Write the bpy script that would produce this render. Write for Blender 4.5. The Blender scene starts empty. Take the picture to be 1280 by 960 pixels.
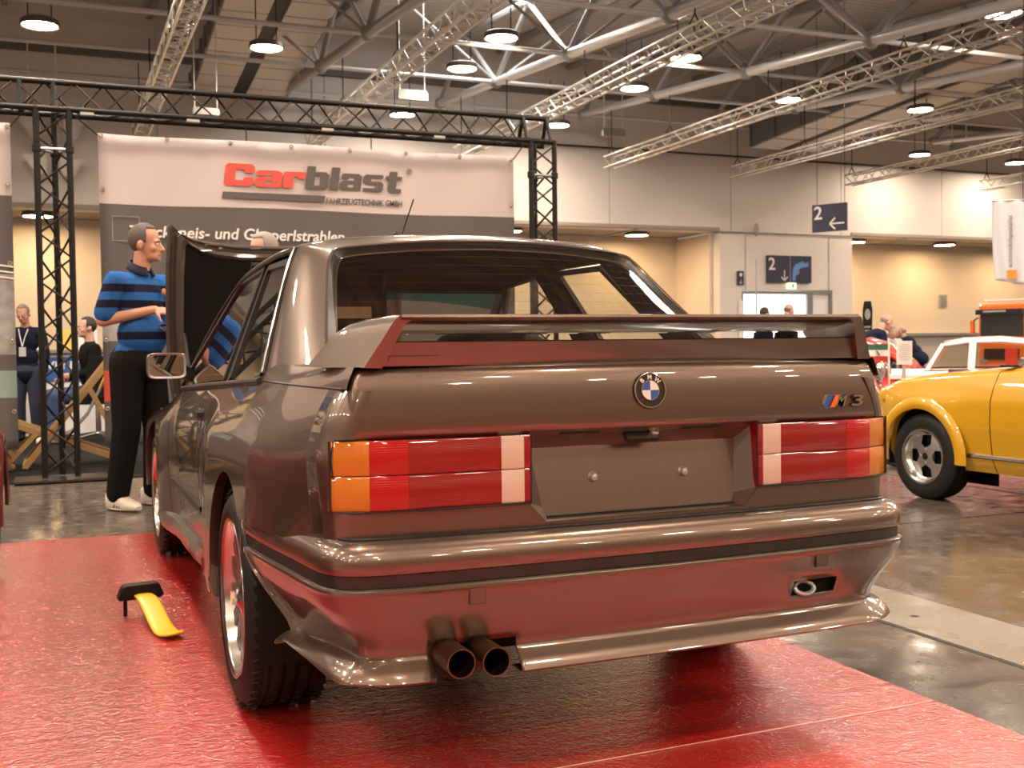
import bpy, bmesh, math, random
from mathutils import Vector, Matrix, Quaternion
random.seed(7)
PI = math.pi
SC = bpy.context.scene
COL = SC.collection

# ---------------------------------------------------------------- camera
cam_data = bpy.data.cameras.new('camera')
cam_data.sensor_fit = 'HORIZONTAL'
cam_data.sensor_width = 36.0
cam_data.lens = 1365.87 / 1280 * 36.0
cam_data.clip_start = 0.05
cam_data.clip_end = 200
cam = bpy.data.objects.new('camera', cam_data)
COL.objects.link(cam)
def _cam_matrix():
    yaw, pitch, roll = -.3952, -.0338, -.0123
    cy, sy, cp, sp = math.cos(yaw), math.sin(yaw), math.cos(pitch), math.sin(pitch)
    f = Vector((-sy * cp, cy * cp, sp)); r = Vector((cy, sy, 0)); u = r.cross(f)
    c, s = math.cos(roll), math.sin(roll)
    r2 = r * c + u * s; u2 = -r * s + u * c
    m = Matrix.Identity(4)
    for i in range(3):
        m[i][0], m[i][1], m[i][2] = r2[i], u2[i], -f[i]
    m[0][3], m[1][3], m[2][3] = -1.2722, -2.1638, 1.0118
    return m
cam.matrix_world = _cam_matrix()
cam_data.dof.use_dof = True
cam_data.dof.focus_distance = 2.75
cam_data.dof.aperture_fstop = 9.0
SC.camera = cam

# ---------------------------------------------------------------- world, exposure
world = bpy.data.worlds.new('hall_air'); SC.world = world
world.use_nodes = True
world.node_tree.nodes['Background'].inputs[0].default_value = (1.0, .88, .76, 1)
world.node_tree.nodes['Background'].inputs[1].default_value = 0.2
SC.view_settings.view_transform = 'Standard'
SC.view_settings.look = 'None'
SC.view_settings.exposure = 0.6
SC.view_settings.gamma = 1.0
SC.view_settings.use_curve_mapping = False
LAMP_STRENGTH = 150.0
LAMP_COLOUR = (1.0, .79, .60)
try:
    SC.cycles.sample_clamp_indirect = 6.0
    SC.cycles.max_bounces = 10
    SC.cycles.diffuse_bounces = 4
    SC.cycles.glossy_bounces = 5
    SC.cycles.transparent_max_bounces = 16
    SC.cycles.use_denoising = True
except Exception:
    pass

# ---------------------------------------------------------------- materials
def lin(c):
    return tuple((x / 12.92 if x <= .04045 else ((x + .055) / 1.055) ** 2.4) for x in c)
def hx(h):
    h = h.lstrip('#'); return lin(tuple(int(h[i:i + 2], 16) / 255 for i in (0, 2, 4)))
MATS = {}
def mat(name, color=(.5, .5, .5), rough=.5, metal=0, coat=0, coat_rough=.03, emit=None, emit_strength=0, spec=.5,
        noise=0, nscale=8, bump=0, bscale=60, sheen=0, alpha=1, rough_var=0):
    if name in MATS: return MATS[name]
    m = bpy.data.materials.new(name); m.use_nodes = True
    nt = m.node_tree; b = nt.nodes['Principled BSDF']
    b.inputs['Base Color'].default_value = (*color, 1)
    b.inputs['Roughness'].default_value = rough
    b.inputs['Metallic'].default_value = metal
    b.inputs['Coat Weight'].default_value = coat
    b.inputs['Coat Roughness'].default_value = coat_rough
    b.inputs['Specular IOR Level'].default_value = spec
    if sheen: b.inputs['Sheen Weight'].default_value = sheen
    if emit:
        b.inputs['Emission Color'].default_value = (*emit, 1); b.inputs['Emission Strength'].default_value = emit_strength
    L = nt.links.new
    if noise or rough_var or bump:
        tc = nt.nodes.new('ShaderNodeTexCoord')
    if noise or rough_var:
        n = nt.nodes.new('ShaderNodeTexNoise'); n.inputs['Scale'].default_value = nscale; n.inputs['Detail'].default_value = 5
        L(tc.outputs['Object'], n.inputs['Vector'])
    if noise:
        mx = nt.nodes.new('ShaderNodeMix'); mx.data_type = 'RGBA'
        mx.inputs[6].default_value = (*[c * (1 - noise) for c in color], 1)
        mx.inputs[7].default_value = (*[min(1, c * (1 + noise)) for c in color], 1)
        L(n.outputs['Fac'], mx.inputs[0]); L(mx.outputs[2], b.inputs['Base Color'])
    if rough_var:
        mr = nt.nodes.new('ShaderNodeMapRange'); mr.inputs[3].default_value = max(0, rough - rough_var); mr.inputs[4].default_value = rough + rough_var
        mr.inputs[1].default_value = .3; mr.inputs[2].default_value = .7
        L(n.outputs['Fac'], mr.inputs[0]); L(mr.outputs[0], b.inputs['Roughness'])
    if bump:
        n2 = nt.nodes.new('ShaderNodeTexNoise'); n2.inputs['Scale'].default_value = bscale; n2.inputs['Detail'].default_value = 3
        L(tc.outputs['Object'], n2.inputs['Vector'])
        bp = nt.nodes.new('ShaderNodeBump'); bp.inputs['Strength'].default_value = bump; bp.inputs['Distance'].default_value = .01
        L(n2.outputs['Fac'], bp.inputs['Height']); L(bp.outputs['Normal'], b.inputs['Normal'])
    MATS[name] = m
    return m
def glass_mat(name, tint=(.8, .8, .8), rough=.0, refl=1.0):
    if name in MATS: return MATS[name]
    m = bpy.data.materials.new(name); m.use_nodes = True
    nt = m.node_tree; nt.nodes.remove(nt.nodes['Principled BSDF'])
    out = nt.nodes['Material Output']
    tr = nt.nodes.new('ShaderNodeBsdfTransparent'); tr.inputs[0].default_value = (*tint, 1)
    gl = nt.nodes.new('ShaderNodeBsdfGlossy'); gl.inputs['Roughness'].default_value = rough; gl.inputs[0].default_value = (refl, refl, refl, 1)
    lw = nt.nodes.new('ShaderNodeLayerWeight'); lw.inputs[0].default_value = .5
    pw = nt.nodes.new('ShaderNodeMath'); pw.operation = 'POWER'; pw.inputs[1].default_value = 5; nt.links.new(lw.outputs['Facing'], pw.inputs[0])
    fr = nt.nodes.new('ShaderNodeMath'); fr.operation = 'MULTIPLY_ADD'; fr.inputs[1].default_value = .92; fr.inputs[2].default_value = .07; nt.links.new(pw.outputs[0], fr.inputs[0])
    mx = nt.nodes.new('ShaderNodeMixShader')
    nt.links.new(fr.outputs[0], mx.inputs[0]); nt.links.new(tr.outputs[0], mx.inputs[1]); nt.links.new(gl.outputs[0], mx.inputs[2])
    nt.links.new(mx.outputs[0], out.inputs[0])
    MATS[name] = m
    return m

# ---------------------------------------------------------------- mesh builder
class MB:
    def __init__(s): s.v = []; s.f = []; s.m = []; s.cur = 0
    def add(s, vs, fs):
        o = len(s.v); s.v += [tuple(v) for v in vs]; s.f += [tuple(i + o for i in f) for f in fs]; s.m += [s.cur] * len(fs); return s
    def box(s, c, d, M=None):
        x, y, z = d[0] / 2, d[1] / 2, d[2] / 2
        vs = [Vector((sx * x, sy * y, sz * z)) for sz in (-1, 1) for sy in (-1, 1) for sx in (-1, 1)]
        if M is not None: vs = [M @ v for v in vs]
        vs = [v + Vector(c) for v in vs]
        return s.add(vs, [(0, 2, 3, 1), (4, 5, 7, 6), (0, 1, 5, 4), (2, 6, 7, 3), (0, 4, 6, 2), (1, 3, 7, 5)])
    def bar(s, a, b, w, h, up=(0, 0, 1)):
        a, b = Vector(a), Vector(b); d = (b - a).normalized(); u = Vector(up)
        if abs(d.dot(u)) > .98: u = Vector((1, 0, 0))
        r = d.cross(u).normalized(); u = r.cross(d)
        vs = [p + r * (sx * w / 2) + u * (sz * h / 2) for p in (a, b) for sx, sz in ((-1, -1), (1, -1), (1, 1), (-1, 1))]
        return s.add(vs, [(0, 1, 2, 3), (7, 6, 5, 4), (0, 4, 5, 1), (1, 5, 6, 2), (2, 6, 7, 3), (3, 7, 4, 0)])
    def tube(s, pts, r, n=8, caps=True, closed=False):
        pts = [Vector(p) for p in pts]; N = len(pts)
        rs = r if isinstance(r, (list, tuple)) else [r] * N
        vs = []; prev = None
        for i, p in enumerate(pts):
            if closed: d = pts[(i + 1) % N] - pts[i - 1]
            else: d = pts[min(i + 1, N - 1)] - pts[max(i - 1, 0)]
            d.normalize()
            if prev is None:
                u = Vector((0, 0, 1)) if abs(d.z) < .9 else Vector((1, 0, 0))
                u = (u - d * u.dot(d)).normalized()
            else:
                u = prev - d * prev.dot(d)
                u = u.normalized() if u.length > 1e-6 else d.orthogonal().normalized()
            prev = u; w = d.cross(u)
            for k in range(n):
                a = 2 * PI * k / n; vs.append(p + (u * math.cos(a) + w * math.sin(a)) * rs[i])
        fs = []
        for i in range(N if closed else N - 1):
            j = (i + 1) % N
            for k in range(n): fs.append((i * n + k, i * n + (k + 1) % n, j * n + (k + 1) % n, j * n + k))
        if caps and not closed:
            fs.append(tuple(range(n - 1, -1, -1))); fs.append(tuple((N - 1) * n + k for k in range(n)))
        return s.add(vs, fs)
    def lathe(s, prof, n=32, axis='z', c=(0, 0, 0), a0=0, a1=2 * PI):
        full = abs(a1 - a0 - 2 * PI) < 1e-6; K = n if full else n + 1
        vs = []
        for i in range(K):
            a = a0 + (a1 - a0) * i / n; ca, sa = math.cos(a), math.sin(a)
            for r, h in prof:
                p = {'z': (r * ca, r * sa, h), 'x': (h, r * ca, r * sa), 'y': (r * ca, h, r * sa)}[axis]
                vs.append((p[0] + c[0], p[1] + c[1], p[2] + c[2]))
        P = len(prof); fs = []
        for i in range(n):
            j = (i + 1) % K
            for k in range(P - 1): fs.append((i * P + k, j * P + k, j * P + k + 1, i * P + k + 1))
        return s.add(vs, fs)
    def ell(s, c, r, M=None, nu=16, nv=10):
        vs = []; fs = []
        for j in range(nv + 1):
            t = PI * j / nv
            for i in range(nu):
                a = 2 * PI * i / nu
                v = Vector((r[0] * math.sin(t) * math.cos(a), r[1] * math.sin(t) * math.sin(a), r[2] * math.cos(t)))
                if M is not None: v = M @ v
                vs.append(v + Vector(c))
        for j in range(nv):
            for i in range(nu): fs.append((j * nu + i, (j + 1) * nu + i, (j + 1) * nu + (i + 1) % nu, j * nu + (i + 1) % nu))
        return s.add(vs, fs)
    def cap(s, a, b, ra, rb, n=12):
        a, b = Vector(a), Vector(b); d = b - a; L = d.length
        if L < 1e-6: return s.ell(a, (ra,) * 3, nu=n, nv=n // 2)
        q = d.to_track_quat('Z', 'Y').to_matrix(); prof = []
        for i in range(5): t = PI / 2 * (1 - i / 4); prof.append((ra * math.cos(t), -ra * math.sin(t)))
        for i in range(5): t = PI / 2 * i / 4; prof.append((rb * math.cos(t), L + rb * math.sin(t)))
        m = MB(); m.lathe([(max(r, 1e-5), h) for r, h in prof], n)
        return s.add([q @ Vector(v) + a for v in m.v], m.f)
    def grid(s, rows, closed_u=False, skip=None):
        R, K = len(rows), len(rows[0]); fs = []
        for i in range(R - 1):
            for k in range(K if closed_u else K - 1):
                if skip and skip(i, k): continue
                fs.append((i * K + k, i * K + (k + 1) % K, (i + 1) * K + (k + 1) % K, (i + 1) * K + k))
        return s.add([p for r in rows for p in r], fs)
    def prism(s, poly, h, M=None, c=(0, 0, 0)):
        n = len(poly)
        vs = [Vector((x, y, 0)) for x, y in poly] + [Vector((x, y, h)) for x, y in poly]
        if M is not None: vs = [M @ v for v in vs]
        vs = [v + Vector(c) for v in vs]
        return s.add(vs, [tuple(range(n - 1, -1, -1)), tuple(range(n, 2 * n))] + [(i, (i + 1) % n, n + (i + 1) % n, n + i) for i in range(n)])
    def xf(s, M): s.v = [tuple(M @ Vector(v)) for v in s.v]; return s
    def mirror(s, axis=0):
        o = len(s.v); nv = []
        for v in s.v: w = list(v); w[axis] = -w[axis]; nv.append(tuple(w))
        nf = [tuple(i + o for i in reversed(f)) for f in s.f]
        s.m += list(s.m); s.v += nv; s.f += nf; return s
    def mesh(s, name, mats, angle=35, merge=1e-5, smooth=True):
        me = bpy.data.meshes.new(name)
        me.from_pydata(s.v, [], s.f)
        mats = mats if isinstance(mats, (list, tuple)) else [mats]
        for m in mats: me.materials.append(m)
        if len(mats) > 1: me.polygons.foreach_set('material_index', s.m)
        bm = bmesh.new(); bm.from_mesh(me)
        if merge: bmesh.ops.remove_doubles(bm, verts=bm.verts, dist=merge)
        bmesh.ops.recalc_face_normals(bm, faces=bm.faces)
        bm.to_mesh(me); bm.free()
        if smooth:
            me.shade_smooth()
            if angle: me.set_sharp_from_angle(angle=math.radians(angle))
        me.update()
        return me
    def build(s, name, mats, parent=None, angle=35, merge=1e-5, smooth=True, loc=None):
        o = bpy.data.objects.new(name, s.mesh(name, mats, angle, merge, smooth))
        COL.objects.link(o)
        if parent is not None: o.parent = parent
        if loc is not None: o.location = loc
        return o
def put(name, me, parent=None, loc=(0, 0, 0), rot=None, scale=None):
    o = bpy.data.objects.new(name, me); COL.objects.link(o)
    o.location = loc
    if rot is not None: o.rotation_euler = rot
    if scale is not None: o.scale = scale
    if parent is not None: o.parent = parent
    return o
def tag(o, label=None, cat=None, group=None, kind=None):
    if label: o['label'] = label
    if cat: o['category'] = cat
    if group: o['group'] = group
    if kind: o['kind'] = kind
    return o
def thing(name, label, cat, loc=(0, 0, 0), rz=0, group=None):
    o = bpy.data.objects.new(name, None); COL.objects.link(o)
    o.location = loc; o.rotation_euler = (0, 0, rz); o.empty_display_size = .1
    return tag(o, label, cat, group)
def struct(o): o['kind'] = 'structure'; return o
def copy_tree(o, parent=None):
    c = o.copy(); COL.objects.link(c)
    if parent is not None: c.parent = parent
    for ch in list(o.children): copy_tree(ch, c)
    return c
UNIT = {}
def rod(name, a, b, r, material, parent, n=8):
    """a straight round bar between two points, sharing one unit mesh per material"""
    k = (material.name, n)
    if k not in UNIT: UNIT[k] = MB().lathe([(1e-4, 0), (1, 0), (1, 1), (1e-4, 1)], n).mesh('bar', material, angle=40)
    a, b = Vector(a), Vector(b); d = b - a
    o = bpy.data.objects.new(name, UNIT[k]); COL.objects.link(o)
    o.location = a; o.rotation_mode = 'QUATERNION'; o.rotation_quaternion = d.to_track_quat('Z', 'Y')
    o.scale = (r, r, d.length); o.parent = parent
    return o
def text(name, body, size, material, parent, M, extrude=.002, bold=0, shear=0, xscale=1, align='LEFT', width=None, height=None):
    cu = bpy.data.curves.new(name, 'FONT'); cu.body = body; cu.size = size; cu.extrude = extrude; cu.offset = bold
    cu.shear = shear; cu.align_x = align; cu.resolution_u = 3
    t = bpy.data.objects.new('text_tmp', cu); COL.objects.link(t)
    bpy.context.view_layer.update()
    dg = bpy.context.evaluated_depsgraph_get()
    me = bpy.data.meshes.new_from_object(t.evaluated_get(dg)); me.name = name
    bpy.data.objects.remove(t); bpy.data.curves.remove(cu)
    xs = [v.co.x for v in me.vertices]; ys = [v.co.y for v in me.vertices]
    if width and xs:
        sx = width / (max(xs) - min(xs)); x0 = min(xs)
        for v in me.vertices: v.co.x = (v.co.x - x0) * sx
    elif xscale != 1:
        for v in me.vertices: v.co.x *= xscale
    if height and ys:
        sy = height / (max(ys) - min(ys)); y0 = min(ys)
        for v in me.vertices: v.co.y = (v.co.y - y0) * sy
    me.transform(M); me.materials.clear(); me.materials.append(material)
    o = bpy.data.objects.new(name, me); COL.objects.link(o); o.parent = parent
    return o
def split_words(o, n):
    """split a one-line text mesh at its n-1 widest gaps into one object per word"""
    me = o.data; bm = bmesh.new(); bm.from_mesh(me)
    iv = sorted((min(v.co.x for v in f.verts), max(v.co.x for v in f.verts)) for f in bm.faces)
    merged = [list(iv[0])]
    for a, b in iv[1:]:
        if a <= merged[-1][1] + 1e-5: merged[-1][1] = max(merged[-1][1], b)
        else: merged.append([a, b])
    gaps = sorted(((merged[i + 1][0] - merged[i][1], (merged[i + 1][0] + merged[i][1]) / 2) for i in range(len(merged) - 1)), reverse=True)[:n - 1]
    cuts = [-1e9] + sorted(g[1] for g in gaps) + [1e9]; bm.free()
    for a, b in zip(cuts[:-1], cuts[1:]):
        b2 = bmesh.new(); b2.from_mesh(me)
        bmesh.ops.delete(b2, geom=[f for f in b2.faces if not a < f.calc_center_median().x < b], context='FACES')
        m2 = bpy.data.meshes.new(o.name); b2.to_mesh(m2); b2.free(); m2.materials.append(me.materials[0])
        w = bpy.data.objects.new('word', m2); COL.objects.link(w); w.parent = o.parent
    bpy.data.objects.remove(o)
def FACE_Y(x, y, z):
    """text plane facing -Y, reading along +X"""
    return Matrix.Translation((x, y, z)) @ Matrix.Rotation(PI / 2, 4, 'X')
def interp(x, xs, ys):
    if x <= xs[0]: return ys[0]
    for i in range(1, len(xs)):
        if x <= xs[i]:
            t = (x - xs[i - 1]) / (xs[i] - xs[i - 1]); return ys[i - 1] + (ys[i] - ys[i - 1]) * t
    return ys[-1]
def smooth(a, b, x):
    t = max(0, min(1, (x - a) / (b - a))); return t * t * (3 - 2 * t)
def lerp(a, b, t): return a + (b - a) * t
def frange(a, b, n): return [a + (b - a) * i / (n - 1) for i in range(n)]

M_BLACK = mat('black_plastic', (.006, .0055, .0055), .45, spec=.3)
M_RUBBER = mat('rubber', (.010, .0092, .009), .6, noise=.2, nscale=40, spec=.3)
M_CHROME = mat('chrome', (.75, .74, .72), .12, 1)
M_ALU = mat('aluminium', (.62, .61, .60), .32, 1, noise=.08)
M_DARKTRUSS = mat('black_truss_paint', (.010, .0085, .0075), .4, .2, spec=.3)
M_STEEL = mat('galvanised_steel', (.40, .40, .40), .42, .8, noise=.15, nscale=3)
M_WHITE = mat('white_paint', (.75, .73, .70), .5)

# ================================================================ hall shell
M_WALL = mat('hall_wall_paint', (.72, .675, .635), .6, noise=.04, nscale=.7)
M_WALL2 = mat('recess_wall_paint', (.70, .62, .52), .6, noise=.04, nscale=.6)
M_GREYWALL = mat('grey_dado', (.42, .40, .38), .6)
M_SIGN = mat('navy_sign', (.022, .024, .06), .4)
M_PRINTWHITE = mat('print_white', (.72, .68, .66), .6)
def floor_material():
    m = bpy.data.materials.new('polished_concrete'); m.use_nodes = True
    nt = m.node_tree; b = nt.nodes['Principled BSDF']; L = nt.links.new
    tc = nt.nodes.new('ShaderNodeTexCoord')
    n1 = nt.nodes.new('ShaderNodeTexNoise'); n1.inputs['Scale'].default_value = .9; n1.inputs['Detail'].default_value = 7; n1.inputs['Distortion'].default_value = .6
    n2 = nt.nodes.new('ShaderNodeTexNoise'); n2.inputs['Scale'].default_value = 9; n2.inputs['Detail'].default_value = 8
    mp = nt.nodes.new('ShaderNodeMapping'); mp.inputs['Scale'].default_value = (1, 14, 1); mp.inputs['Rotation'].default_value = (0, 0, .5)
    n3 = nt.nodes.new('ShaderNodeTexNoise'); n3.inputs['Scale'].default_value = 1.6; n3.inputs['Detail'].default_value = 9; n3.inputs['Roughness'].default_value = .7
    L(tc.outputs['Object'], n1.inputs['Vector']); L(tc.outputs['Object'], n2.inputs['Vector']); L(tc.outputs['Object'], mp.inputs[0]); L(mp.outputs[0], n3.inputs['Vector'])
    r = nt.nodes.new('ShaderNodeValToRGB')
    r.color_ramp.elements[0].position = .3; r.color_ramp.elements[0].color = (.040, .032, .027, 1)
    r.color_ramp.elements[1].position = .72; r.color_ramp.elements[1].color = (.135, .105, .080, 1)
    e = r.color_ramp.elements.new(.5); e.color = (.075, .060, .050, 1)
    L(n1.outputs['Fac'], r.inputs[0])
    r2 = nt.nodes.new('ShaderNodeValToRGB'); r2.color_ramp.elements[0].position = .60; r2.color_ramp.elements[0].color = (0, 0, 0, 1); r2.color_ramp.elements[1].position = .72
    L(n3.outputs['Fac'], r2.inputs[0])
    mx = nt.nodes.new('ShaderNodeMix'); mx.data_type = 'RGBA'; mx.inputs[7].default_value = (.19, .165, .14, 1)
    mm = nt.nodes.new('ShaderNodeMath'); mm.operation = 'MULTIPLY'; mm.inputs[1].default_value = .55
    L(r2.outputs[0], mm.inputs[0]); L(mm.outputs[0], mx.inputs[0]); L(r.outputs[0], mx.inputs[6]); L(mx.outputs[2], b.inputs['Base Color'])
    mr = nt.nodes.new('ShaderNodeMapRange'); mr.inputs[1].default_value = .3; mr.inputs[2].default_value = .7; mr.inputs[3].default_value = .10; mr.inputs[4].default_value = .34
    L(n2.outputs['Fac'], mr.inputs[0]); L(mr.outputs[0], b.inputs['Roughness'])
    bp = nt.nodes.new('ShaderNodeBump'); bp.inputs['Strength'].default_value = .12; bp.inputs['Distance'].default_value = .004
    L(n2.outputs['Fac'], bp.inputs['Height']); L(bp.outputs[0], b.inputs['Normal'])
    return m
M_FLOOR = floor_material()
fl = struct(MB().box((10, 5, -.05), (72, 50, .1)).build('floor', M_FLOOR, smooth=False))
# cable duct covers let into the concrete, with finger holes, and slab joints
M_COVER = mat('duct_cover_concrete', (.20, .175, .145), .32, noise=.25, nscale=3, rough_var=.12)
M_JOINT = mat('joint_dark', (.02, .018, .016), .6)
for k in range(9):
    y0 = -6 + k * 3.0
    mb = MB().box((1.66, y0 + 1.5, .001), (.37, 2.992, .006))
    mb.build('duct_cover', M_COVER, fl, smooth=False)
for k in range(9):
    for dy in (.95, 2.2):
        MB().lathe([(1e-4, 0), (.016, 0)], 12).build('finger_hole', M_BLACK, fl, loc=(1.62, -6 + k * 3.0 + dy, .0047))
for x in (1.466, 1.854): MB().box((x, 6, .0008), (.012, 26, .002)).build('floor_joint', M_JOINT, fl, smooth=False)
for x in (4.6, 9.2): MB().box((x, 8, .0008), (.012, 34, .002)).build('floor_joint', M_JOINT, fl, smooth=False)
for y in (2.6, 6.0, 10.5, 16): MB().box((20, y, .0008), (36, .012, .002)).build('floor_joint', M_JOINT, fl, smooth=False)

# ---- back wall with panels, pier, recesses
wb = struct(MB().box((10, 27.35, 7.1), (72, .5, 5.1)).build('wall_back', M_WALL, smooth=False))
pan = MB().box((0, 0, 0), (4.27, .06, 2.32)).mesh('panel', M_WALL, smooth=False)
for r in range(2):
    for k in range(16): put('panel', pan, wb, (-22.4 + k * 4.3, 27.08, 5.72 + r * 2.35))
pier = struct(MB().box((18.4, 27.4, 2.25), (.8, .8, 4.5)).box((22.75, 27.4, 2.25), (.8, .8, 4.5)).box((20.58, 27.4, 3.62), (3.56, .8, 1.76)).build('wall_pier', M_WALL, smooth=False))
MB().box((20.58, 26.98, 4.50), (5.2, .02, .03)).build('seam', M_GREYWALL, pier, smooth=False)
for x in (18.95, 22.2): MB().box((x, 26.99, 3.6), (.025, .02, 1.75)).build('seam', M_GREYWALL, pier, smooth=False)
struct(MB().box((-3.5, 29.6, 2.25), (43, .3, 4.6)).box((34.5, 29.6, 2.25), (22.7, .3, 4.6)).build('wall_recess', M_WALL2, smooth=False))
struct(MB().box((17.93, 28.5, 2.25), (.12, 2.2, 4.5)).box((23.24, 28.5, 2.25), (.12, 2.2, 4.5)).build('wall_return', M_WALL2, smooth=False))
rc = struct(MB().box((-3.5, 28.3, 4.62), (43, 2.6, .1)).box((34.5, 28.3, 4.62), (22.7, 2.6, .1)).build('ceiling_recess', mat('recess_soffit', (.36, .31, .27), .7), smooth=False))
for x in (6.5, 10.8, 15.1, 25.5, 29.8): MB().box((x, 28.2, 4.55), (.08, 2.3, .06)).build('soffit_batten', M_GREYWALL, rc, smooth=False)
struct(MB().box((34.5, 29.41, .62), (22.7, .06, 1.24)).build('wall_dado', M_GREYWALL, smooth=False))
struct(MB().box((34.5, 29.34, 1.29), (22.7, .22, .10)).build('trim_1', M_STEEL, smooth=False))
struct(MB().box((10, 26.98, 8.42), (72, .14, .16)).build('trim_2', mat('wall_girt', (.16, .15, .14), .6), smooth=False))
# doorway with frosted bright glazing: daylight outside
M_DAY = mat('daylight_glazing', (.9, .9, .9), .5, emit=(1, .97, .93), emit_strength=1.6)
M_DFRAME = mat('door_frame_grey', (.25, .25, .26), .4, .5)
dr = struct(MB().box((20.58, 27.06, 2.66), (3.56, .1, .08)).box((18.84, 27.06, 1.3), (.08, .1, 2.6)).box((22.3, 27.06, 1.3), (.08, .1, 2.6)).box((21.45, 27.06, 1.3), (.22, .12, 2.6)).build('door_1', M_DFRAME, smooth=False))
MB().box((20.1, 27.12, 1.3), (2.5, .03, 2.6)).build('pane', M_DAY, dr, smooth=False)
MB().box((21.9, 27.10, 1.3), (.74, .03, 2.6)).build('door_leaf', mat('white_door', (.78, .78, .80), .4), dr, smooth=False)
MB().box((18.75, 26.95, 1.2), (.18, .03, 2.4)).build('frame', mat('white_door', (.78, .78, .80)), dr, smooth=False)
# left, right and front walls that close the hall around the camera
struct(MB().box((-21, 5, 4.8), (.4, 50, 9.6)).build('wall_left', M_WALL, smooth=False))
struct(MB().box((45.5, 5, 4.8), (.4, 50, 9.6)).build('wall_right', M_WALL, smooth=False))
struct(MB().box((10, -17.5, 4.8), (72, .4, 9.6)).build('wall_front', mat('dark_hall_end', (.24, .135, .08), .7), smooth=False))

# ---- roof deck (corrugated), skylights
def deck_material():
    m = bpy.data.materials.new('corrugated_deck'); m.use_nodes = True
    nt = m.node_tree; b = nt.nodes['Principled BSDF']; L = nt.links.new
    b.inputs['Roughness'].default_value = .55; b.inputs['Metallic'].default_value = .2
    tc = nt.nodes.new('ShaderNodeTexCoord'); w = nt.nodes.new('ShaderNodeTexWave'); w.bands_direction = 'Y'; w.inputs['Scale'].default_value = 1.25
    L(tc.outputs['Object'], w.inputs['Vector'])
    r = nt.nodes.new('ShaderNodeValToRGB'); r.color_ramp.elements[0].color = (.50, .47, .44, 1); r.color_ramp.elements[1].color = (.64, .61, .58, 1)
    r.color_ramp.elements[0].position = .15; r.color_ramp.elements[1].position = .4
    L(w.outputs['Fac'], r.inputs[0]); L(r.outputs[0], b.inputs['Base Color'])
    bp = nt.nodes.new('ShaderNodeBump'); bp.inputs['Distance'].default_value = .05; bp.inputs['Strength'].default_value = .8
    L(w.outputs['Fac'], bp.inputs['Height']); L(bp.outputs[0], b.inputs['Normal'])
    return m
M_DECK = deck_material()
def zdeck(y): return 9.0 + .085 * (max(y, 8) - 20)
mb = MB()
ys = [-17.5, -12, -9, -3, 0, 5, 8, 18.9, 21.75, 27.6]
xs = [-21, -12, -9.6, -2.2, .2, 6.6, 9.05, 15.3, 17.6, 23.9, 26.2, 45.5]
SKY = [(8, 5)] + [(j, k) for j in (5,) for k in (1, 3, 5, 7, 9)]  # all but the first are unseen skylights, added to brighten roof and upper walls
rows = [[(x, y, zdeck(y)) for x in xs] for y in ys]
mb.grid(rows, skip=lambda i, k: (i, k) in [(7, 5)] + SKY[1:])
rows2 = [[(x, y, zdeck(y) + .15) for x in xs] for y in ys]
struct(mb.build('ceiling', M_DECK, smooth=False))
M_SKYL = mat('skylight_panel', (.9, .9, .9), .5, emit=(1, .96, .90), emit_strength=11.0)
for i, (j, k) in enumerate([(7, 5)] + SKY[1:]):
    a, b, y0, y1 = xs[k], xs[k + 1], ys[j], ys[j + 1]
    struct(MB().grid([[(a, y0, zdeck(y0) + .02), (b, y0, zdeck(y0) + .02)], [(a, y1, zdeck(y1) + .02), (b, y1, zdeck(y1) + .02)]]).build('window_%d' % (i + 1), M_SKYL, smooth=False))

# ---- space frame roof structure
M_PIPE = mat('roof_pipe_paint', (.62, .62, .63), .35, .35, noise=.1, nscale=2)
M_PIPE2 = mat('roof_beam_paint', (.34, .335, .335), .45, .3, noise=.15, nscale=2)
def znode(y): return 6.95 + .085 * (y - 18.1)
XN = [-8.6, -4.3, 0, 4.3, 8.5, 12.8, 17.1, 21.4, 25.7, 30]
YN = [26.1, 22.0, 18.05, 14.1, 10.1]
where = {4.3: 'left of the wide banner logo', 8.5: 'above the middle of the rear wing', 12.8: 'to the right of the car roof', 17.1: 'beside the big air duct', 21.4: 'at the far right of the roof', 25.7: 'at the far right edge', 0: 'at the far left above the black beam', -4.3: 'outside on the left', -8.6: 'far outside on the left', 30: 'far outside on the right'}
for x in XN[3:9]:
    t = thing('roof_truss', 'grey tubular roof truss, ' + where[x], 'truss', (x, 18, 7), 0, 'roof trusses')
    o = Vector((-x, -18, -7))
    def pt(dx, y, z): return Vector((x + dx, y, z)) + o
    for a, b in zip(YN[:-1], YN[1:]):
        rod('lower_chord', pt(0, a, znode(a)), pt(0, b, znode(b)), .105, M_PIPE2 if x < 5 else M_PIPE, t, 12)
        ym = (a + b) / 2; zu = zdeck(ym) - .45
        rod('diagonal', pt(0, a, znode(a)), pt(0, ym, zu), .07, M_PIPE2, t)
        rod('diagonal', pt(0, b, znode(b)), pt(0, ym, zu), .055, M_PIPE, t)
        MB().ell(pt(0, ym, zu), (.13, .13, .13), nu=10, nv=6).build('node', M_PIPE2, t)
        if x < 30:
            for dx in (-1.05, 1.05):
                rod('web', pt(0, b, znode(b)), pt(dx * 2, b + .1, zdeck(b) - .3), .035, M_PIPE2, t)
    for a in YN: MB().ell(pt(0, a, znode(a)), (.16, .16, .16), nu=10, nv=6).build('node', M_PIPE2, t)
    rod('upper_chord', pt(0, 27, zdeck(27) - .4), pt(0, 10, zdeck(10) - .4), .09, M_PIPE2, t)
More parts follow.
